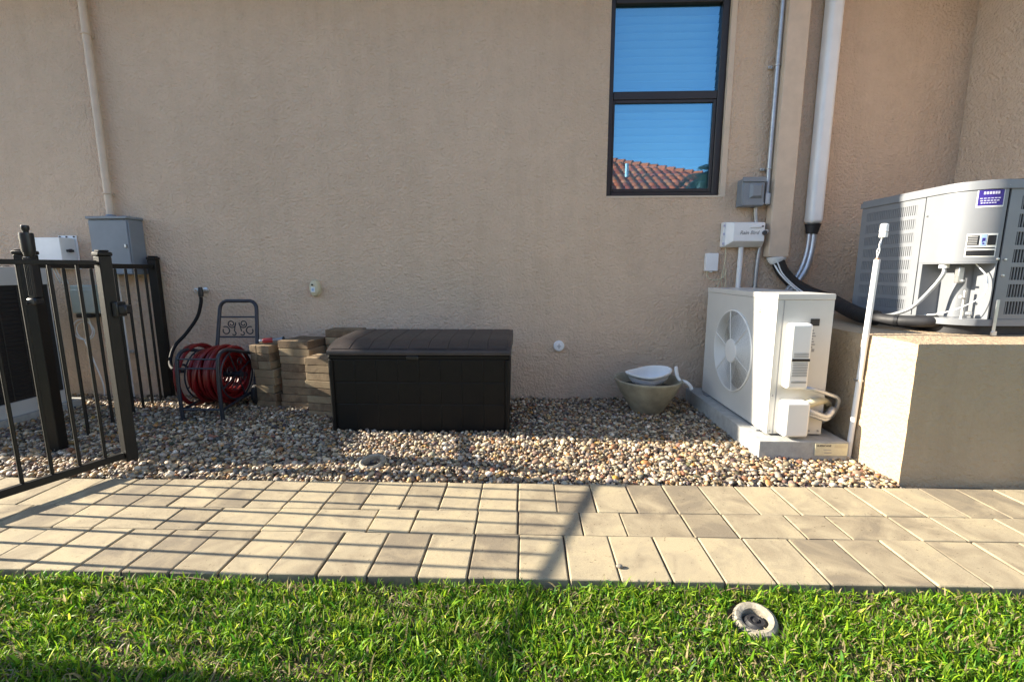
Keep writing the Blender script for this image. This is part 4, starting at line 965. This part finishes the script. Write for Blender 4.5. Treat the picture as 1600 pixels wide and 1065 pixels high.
for z0, z1, out, r_ in ((.35, .15, 1.585, .010), (.235, .17, 1.56, .016), (.22, .13, 1.545, .012)):
    B().tube(spline([(1.385, my0 - .03, z0), (1.42, my0 - .045, z0 - .005), (1.50, my0 - .04, z0 - .03), (out - .01, my0 - .01, (z0 + z1) / 2 + .03), (out, my0 + .05, z1 + .02), (out - .02, my0 + .12, z1), (1.53, my0 + .2, z1 + .02)], 7), r_, 10).build('cable', 'silver', cb)
B().tube(spline([(1.40, my0 - .03, .26), (1.46, my0 - .02, .275), (1.53, my0 + .03, .265), (1.60, my0 + .1, .22), (1.60, my0 + .18, .19), (1.54, my0 + .24, .21)], 7), .019, 12).build('insulated_line', 'tan', cb)

# ------------------------------------------------------------------ big condenser on the plinth
cn = thing('condenser_unit', 'large grey condenser with louvred panels standing on the tan plinth', 'air conditioner', (2.38, 2.5, .62), 'outdoor cooling units')
CX, CY, CR = 2.0, 2.15, .15
S1 = 2.82 - (CY + CR); S2 = S1 + CR * math.pi / 2; S3 = S2 + (2.74 - CX - CR)
def per(s_, off=0.):
    if s_ < S1: return (CX - off, 2.82 - s_)
    if s_ < S2:
        a = math.pi + (s_ - S1) / CR; return (CX + CR + (CR + off) * math.cos(a), CY + CR + (CR + off) * math.sin(a))
    return (CX + CR + s_ - S2, CY - off)
def strip(b, s0, s1, z0, z1, o0, o1, n=None):
    n = n or max(1, int((s1 - s0) / .02)); A = []
    if not (s1 > S1 and s0 < S2): n = 1
    for i in range(n + 1):
        s_ = s0 + (s1 - s0) * i / n; p_, q_ = per(s_, o0), per(s_, o1)
        A.append([b.bm.verts.new(c) for c in ((*p_, z0), (*q_, z0), (*q_, z1), (*p_, z1))])
    for i in range(n):
        for k in range(4): b.bm.faces.new((A[i][k], A[i][(k + 1) % 4], A[i + 1][(k + 1) % 4], A[i + 1][k]))
    b.bm.faces.new(A[0]); b.bm.faces.new(A[-1][::-1]); return b
def foot(off, s_start=0., extra=()):
    return [per(S3 * i / 60, off) for i in range(61)] + [(2.74 + off, 2.82 + off), (CX - off, 2.82 + off)]
ZB, ZT = .668, 1.325
B().prism(foot(-.03), .6225, .6675).build('base_riser', 'rubber', cn)
B().prism(foot(.004), ZB, ZB + .03).build('base_pan', 'condgrey', cn)
SL, SC = .43, S2 + .005
core = B(); core.prism([(CX + .115, 2.80), (CX + .115, CY + .23), (CX + .23, CY + .115), (2.73, CY + .115), (2.73, 2.80)], ZB + .031, ZT - .04); core.build('core', 'coil', cn)
b = B(); strip(b, .02, SL - .01, ZB + .032, ZT - .042, -.02, -.014); strip(b, SC + .02, S3, ZB + .032, ZT - .042, -.02, -.014); b.build('coil', 'coil', cn)
def louvre(s0, s1, rows, pitch, wbar, edge, mat):
    b = B(); z0, z1 = ZB + .031, ZT - .041
    strip(b, s0, s0 + edge, z0, z1, -.006, 0); strip(b, s1 - edge, s1, z0, z1, -.006, 0)
    hgt = (z1 - z0 - .035) / rows
    for k in range(rows + 1):
        zz0 = z0 + .012 + k * hgt; strip(b, s0 + edge, s1 - edge, (z0 if k == 0 else zz0 - .008), (z1 if k == rows else zz0 + .012), -.006, 0)
    m_ = int((s1 - s0 - 2 * edge) / pitch)
    for k in range(rows):
        for i in range(m_):
            sa = s0 + edge + (i + .5) * (s1 - s0 - 2 * edge) / m_
            strip(b, sa - wbar / 2, sa + wbar / 2, z0 + .0125 + k * hgt + (.0 if k else .0), z0 + .0035 + (k + 1) * hgt, -.0055, -.0008)
    return b.build('louvre_panel', mat, cn, False)
louvre(.0, SL, 8, .0125, .0085, .045, 'condgrey'); louvre(SC + .012, S3, 7, .0132, .0030, .052, 'condgrey')
b = B(); strip(b, SL + .006, SC, .962, ZT - .041, -.006, .001, 24); b.build('service_panel', 'condgrey', cn)
b = B(); strip(b, SL + .006, SL + .03, ZB + .031, .9615, -.10, 0); strip(b, SC - .006, SC, ZB + .031, .9546, -.0985, -.001); b.build('recess_jamb', 'condgrey', cn)
b = B(); strip(b, SL + .0305, SC, ZB + .031, .9615, -.106, -.1, 24); strip(b, SL + .0305, SC, .955, .9612, -.099, .0, 24); b.build('recess_back', 'condgrey', cn)
b = B(); strip(b, SC + .001, SC + .0115, ZB + .031, ZT - .041, -.1, -.008); b.build('seam', 'coil', cn)
b = B(); strip(b, SL + .001, SL + .0055, ZB + .031, ZT - .041, -.02, -.008); b.build('seam', 'coil', cn)
tp = B(); tp.prism(foot(.007), ZT - .04, ZT - .012); tp.prism(foot(.001), ZT - .0115, ZT); tp.build('top_cover', 'condgrey', cn)
b = B(); cx_, cy_ = 2.37, 2.49
for k in range(9): b.tube(arc((cx_, cy_), .04 + k * .032, 0, 2 * math.pi, 36, 'XY', ZT + .012)[:-1], .0025, 5, closed=True)
b.build('fan_guard', 'blackplastic', cn)
def sticker(name, mat, s0, s1, z0, z1, o0=.0012, th=.0006): b = B(); strip(b, s0, s1, z0, z1, o0, o0 + th, 10); return b.build(name, mat, cn)
def on_panel(name, mat, s0, s1, z0, z1, o0): return sticker(name, mat, s0, s1, z0, z1, o0)
q = SC - .012
sticker('service_sticker_border', 'label_white', q - .098, q - .004, 1.206, 1.282); on_panel('service_sticker', 'label_purple', q - .094, q - .008, 1.213, 1.2815, .002)
for z, s0, s1, hh_ in ((1.262, .078, .022, .012), (1.243, .088, .016, .004), (1.232, .086, .02, .005), (1.222, .084, .03, .005)):
    for i in range(6):
        sa = q - s0 + (s0 - s1) * i / 6; on_panel('sticker_print', 'print_light', sa, sa + (s0 - s1) / 6 * .72, z, z + hh_, .0028)
sticker('warning_label', 'label_white', q - .112, q - .006, .985, 1.09)
for s0, s1, z0, z1, mt_ in ((.108, .07, 1.038, 1.082, 'label_black'), (.066, .046, 1.034, 1.087, 'label_blue'), (.042, .011, 1.038, 1.082, 'label_black'), (.108, .011, 1.0225, 1.0285, 'print'), (.108, .011, .990, 1.015, 'label_black')):
    on_panel('label_block', mt_, q - s0, q - s1, z0, z1, .002)
for k in range(5): on_panel('label_lines', 'print_grey', q - .106, q - .076, 1.042 + k * .008, 1.046 + k * .008, .0028)
b = B(); strip(b, q - .061, q - .058, 1.052, 1.07, .0028, .0034); strip(b, q - .057, q - .051, 1.056, 1.07, .0028, .0034); strip(b, q - .059, q - .053, 1.042, 1.049, .0028, .0034); b.build('label_pictogram', 'label_purple', cn)
for s_, z in ((SL + .025, 1.19), (SC - .004, .975), (SC + .03, .973), (SC + .025, ZT - .026), (SC - .004, ZT - .026), (SC + .03, .90)):
    x, y_ = per(s_, .003); b = B(); b.lathe([(0, -.004), (.005, -.003), (.005, .003), (0, .004)], (x, y_, z), 10, 'Y'); b.build('screw', 'steel', cn)
b = B(); x, y_ = per(SC + .02, .008); b.box((x - .007, y_ - .004, .625), (x + .009, y_, .79), .002); b.box((x - .012, y_ - .01, .6225), (x + .012, y_ + .0, .645), .002); b.build('hold_down_clip', 'steel', cn)
# whip conduit, valves and wire in the service recess
x, y_ = per(S1 + .03, -.03)
B().tube(spline([(x, y_, .95), (x - .004, y_ - .005, .905), (x - .03, y_ + .02, .83), (x - .085, y_ + .05, .74), (x - .11, y_ + .12, .70), (x - .10, y_ + .2, .684)], 7), .009, 10).build('whip_conduit', 'greyconduit', cn)
B().tube([(x, y_, .9545), (x, y_, .935)], .02, 12).build('conduit_connector', 'pvc', cn)
x, y_ = per(S1 + .10, -.06)
b = B(); b.box((x - .012, y_ - .012, .865), (x + .014, y_ + .012, .94), .003); b.tube([(x, y_ - .012, .875), (x, y_ - .03, .875)], .005, 8); b.build('service_valve', 'steel', cn)
b = B(); x, y_ = per(S1 + .15, -.06); b.tube([(x, y_, .70), (x, y_, .83)], .007, 8); b.tube([(x, y_, .79), (x - .03, y_ - .01, .80)], .005, 8); b.tube([(x, y_ - .02, .72), (x + .01, y_ - .035, .72)], .013, 10); b.build('liquid_valve', 'steel', cn)
p1, p2, p3 = per(S1 + .17, -.03), per(S1 + .21, -.004), per(S1 + .05, -.01)
B().tube(spline([(*p1, .955), (*p2, .89), (*per(S1 + .2, .004), .81), (*per(S1 + .13, .004), .75), (*p3, .715), (*per(S1 - .03, -.02), .702)], 7), .003, 6).build('thermostat_wire', 'white', cn)

# ------------------------------------------------------------------ rain sensor on its leaning PVC pipe
rs = thing('rain_sensor_pole', 'leaning white pipe with a capped rain sensor wired on top by the plinth', 'sensor pole', (1.63, 2.26, 0))
pa, pb_ = Vector((1.626, 2.20, -.03)), Vector((1.628, 2.165, .975))
B().tube([pa, pb_], .0128, 14).build('pipe', 'pvc', rs)
B().tube([pb_ - Vector((0, 0, .004)), pb_ + Vector((0, 0, .006))], .008, 10).build('wire_splice', 'copper', rs)
b = B(); t_ = pb_
b.tube(spline([t_ + Vector((.002, 0, .004)), t_ + Vector((-.006, 0, .035)), t_ + Vector((.006, 0, .065)), t_ + Vector((.008, 0, .10))], 5), .0022, 6); b.tube(spline([t_ + Vector((-.004, 0, .004)), t_ + Vector((.003, -.004, .04)), t_ + Vector((.001, 0, .07)), t_ + Vector((.014, 0, .10))], 5), .0022, 6)
b.build('sensor_wire', 'white', rs)
b = B(); c = t_ + Vector((.014, 0, .10)); b.lathe([(0, 0), (.016, 0), (.0165, .02), (.013, .021), (.013, .024), (.0175, .025), (.0175, .032), (.016, .033), (.016, .056), (.012, .061), (0, .062)], c, 20); b.build('sensor_cap', 'white', rs)
b = B(); b.box((1.613, 2.176, .39), (1.6435, 2.206, .402), .002); b.build('pipe_strap', 'steel', rs)

# ------------------------------------------------------------------ what the window mirrors: house across the lawn, palm, hedge
nh = thing('neighbour_house', 'neighbouring house with orange barrel tile roof mirrored in the window', 'house', (1, -9, 0))
rx, ry, rzv = 2.35, -11.6, 5.15; ex, ey, ez = 8.8, -7.0, 2.95; lx0 = -14.
B().box((lx0 + .5, -16, -.09), (ex - .5, ey - .5, ez - .1)).build('wall', 'house2', nh, False)
b = B(); b.quad([(lx0, ey, ez - .03), (ex, ey, ez - .03), (rx, ry, rzv - .03), (lx0 + 5, ry, rzv - .03)]); b.quad([(ex, ey, ez - .03), (ex, -16.2, ez - .03), (rx, ry, rzv - .03)]); b.quad([(lx0, ey, ez - .03), (lx0, -16.2, ez - .03), (lx0 + 5, ry, rzv - .03)])
b.quad([(lx0, -16.2, ez - .03), (ex, -16.2, ez - .03), (rx, ry, rzv - .03), (lx0 + 5, ry, rzv - .03)]); b.build('roof_deck', 'fascia', nh, False)
up = Vector((0, ry - ey, rzv - ez)); ul = up.length; up.normalize(); nrm = Vector((1, 0, 0)).cross(up); nrm = nrm if nrm.z > 0 else -nrm
TV, TF, TC = [], [], []; tw, tl = .27, .36; prof_t = [(-.5, 0), (-.38, .075), (-.13, .105), (.12, .09), (.3, .02), (.5, 0)]
cols = [(.66, .09, .02), (.74, .12, .03), (.52, .06, .02), (.68, .15, .05)]
for j in range(int(ul / tl)):
    fr = (j * tl) / ul; xr = ex + (rx - ex) * fr
    x = -2.5
    while x < xr - .1:
        o_ = Vector((x, ey, ez)) + up * (j * tl); b0 = len(TV)
        for v_, lift in ((0, .05), (tl * 1.12, .012)):
            for u_, h_ in prof_t: TV.append(o_ + Vector((u_ * tw, 0, 0)) + up * v_ + nrm * (h_ * .85 + lift))
        for k in range(5): TF.append((b0 + k, b0 + k + 1, b0 + 6 + k + 1, b0 + 6 + k))
        b1 = len(TV)
        for u_, h_ in prof_t: TV.append(o_ + Vector((u_ * tw, 0, 0)) + nrm * (h_ * .85 + .02 - .05))
        for k in range(5): TF.append((b0 + k + 1, b0 + k, b1 + k, b1 + k + 1))
        c_ = np.array(random.choice(cols)) * random.uniform(.75, 1.2); TC += [c_] * 18; x += tw
o = npmesh('roof_tile', [tuple(p_) for p_ in TV], TF, 'roof', np.array(TC)); tag(o, kind='stuff'); attach(o, nh)
HP = []; h0, h1 = Vector((ex, ey, ez + .05)), Vector((rx, ry, rzv + .05)); hn = 26
for k in range(hn):
    a_, b_ = h0.lerp(h1, k / hn), h0.lerp(h1, (k + 1.1) / hn); bb = B(); bb.tube([a_ + Vector((0, 0, .03)), b_], [.13, .10], 10); HP.append(bb.build('hip_tile', MT['roof'], nh))
    me = HP[-1].data; at = me.attributes.new('tint', 'FLOAT_COLOR', 'POINT'); cc = np.tile(np.array([*(np.array(cols[1]) * random.uniform(.8, 1.15)), 1.0], np.float32), len(me.vertices)); at.data.foreach_set('color', cc)
vp_ = Vector((3.3, -8.9, 3.95)); B().tube([vp_, vp_ + Vector((0, 0, .42))], .06, 12).build('vent_pipe', 'pvc', nh)
def fronds(cx, cy, cz, n, L, droop, col, seed, wid=.035):
    rnd = random.Random(seed); V_, F_, C_ = [], [], []
    for k in range(n):
        a = rnd.uniform(0, 6.283); el = rnd.uniform(-.2, 1.25); ln = L * rnd.uniform(.75, 1.1); pts = []; p_ = Vector((cx, cy, cz)); e_ = el
        for i in range(15):
            pts.append((p_.copy(), e_)); p_ = p_ + Vector((math.cos(a) * math.cos(e_), math.sin(a) * math.cos(e_), math.sin(e_))) * ln / 14; e_ -= droop * rnd.uniform(.8, 1.2) / 14
        sd = Vector((-math.sin(a), math.cos(a), 0))
        for i in range(1, 15):
            p0, e0 = pts[i]; fwd = Vector((math.cos(a) * math.cos(e0), math.sin(a) * math.cos(e0), math.sin(e0)))
            for q_ in range(3):
                for s_ in (-1, 1):
                    ll = ln * .34 * math.sin(math.pi * (i + q_ / 3 + .5) / 16) + .06
                    o0 = p0 + fwd * ln / 14 * q_ / 3; d_ = (sd * s_ * .8 + fwd * .6 + Vector((0, 0, -.35 + rnd.uniform(-.15, .15)))).normalized() * ll
                    w_ = fwd * wid * .5; b0 = len(V_); V_ += [o0 - w_ * .6, o0 + w_ * .6, o0 + d_ * .6 + w_ * .7, o0 + d_ * .6 - w_ * .7, o0 + d_ + Vector((0, 0, -.05))]
                    F_ += [(b0, b0 + 1, b0 + 2, b0 + 3), (b0 + 3, b0 + 2, b0 + 4, b0 + 4)]; c_ = np.array(col) * rnd.uniform(.6, 1.25); C_ += [c_] * 5
    return V_, [f for f in F_ if f[2] != f[3]] , C_
def palm(name, label, cx, cy, h_, n, L, seed):
    t = thing(name, label, 'palm tree', (cx, cy, -.09), 'palms across the lawn')
    B().tube([(cx, cy, -.1), (cx + .03, cy, h_ * .5), (cx, cy, h_)], [.13, .1, .085], 12).build('trunk', 'trunk', t)
    V_, F_, C_ = fronds(cx, cy, h_, n, L, 2.1, (.018, .03, .010), seed); o = npmesh('crown', [tuple(p_) for p_ in V_], F_, 'leaf', np.array(C_), False); attach(o, t)
palm('palm_tree', 'dark feathery palm mirrored at the right edge of the window', 4.4, -4.4, 2.95, 46, 1.1, 3)
palm('palm_tree', 'low bushy palm mirrored at the bottom of the window before the tile roof', 3.3, -5.4, 2.62, 26, .6, 8)
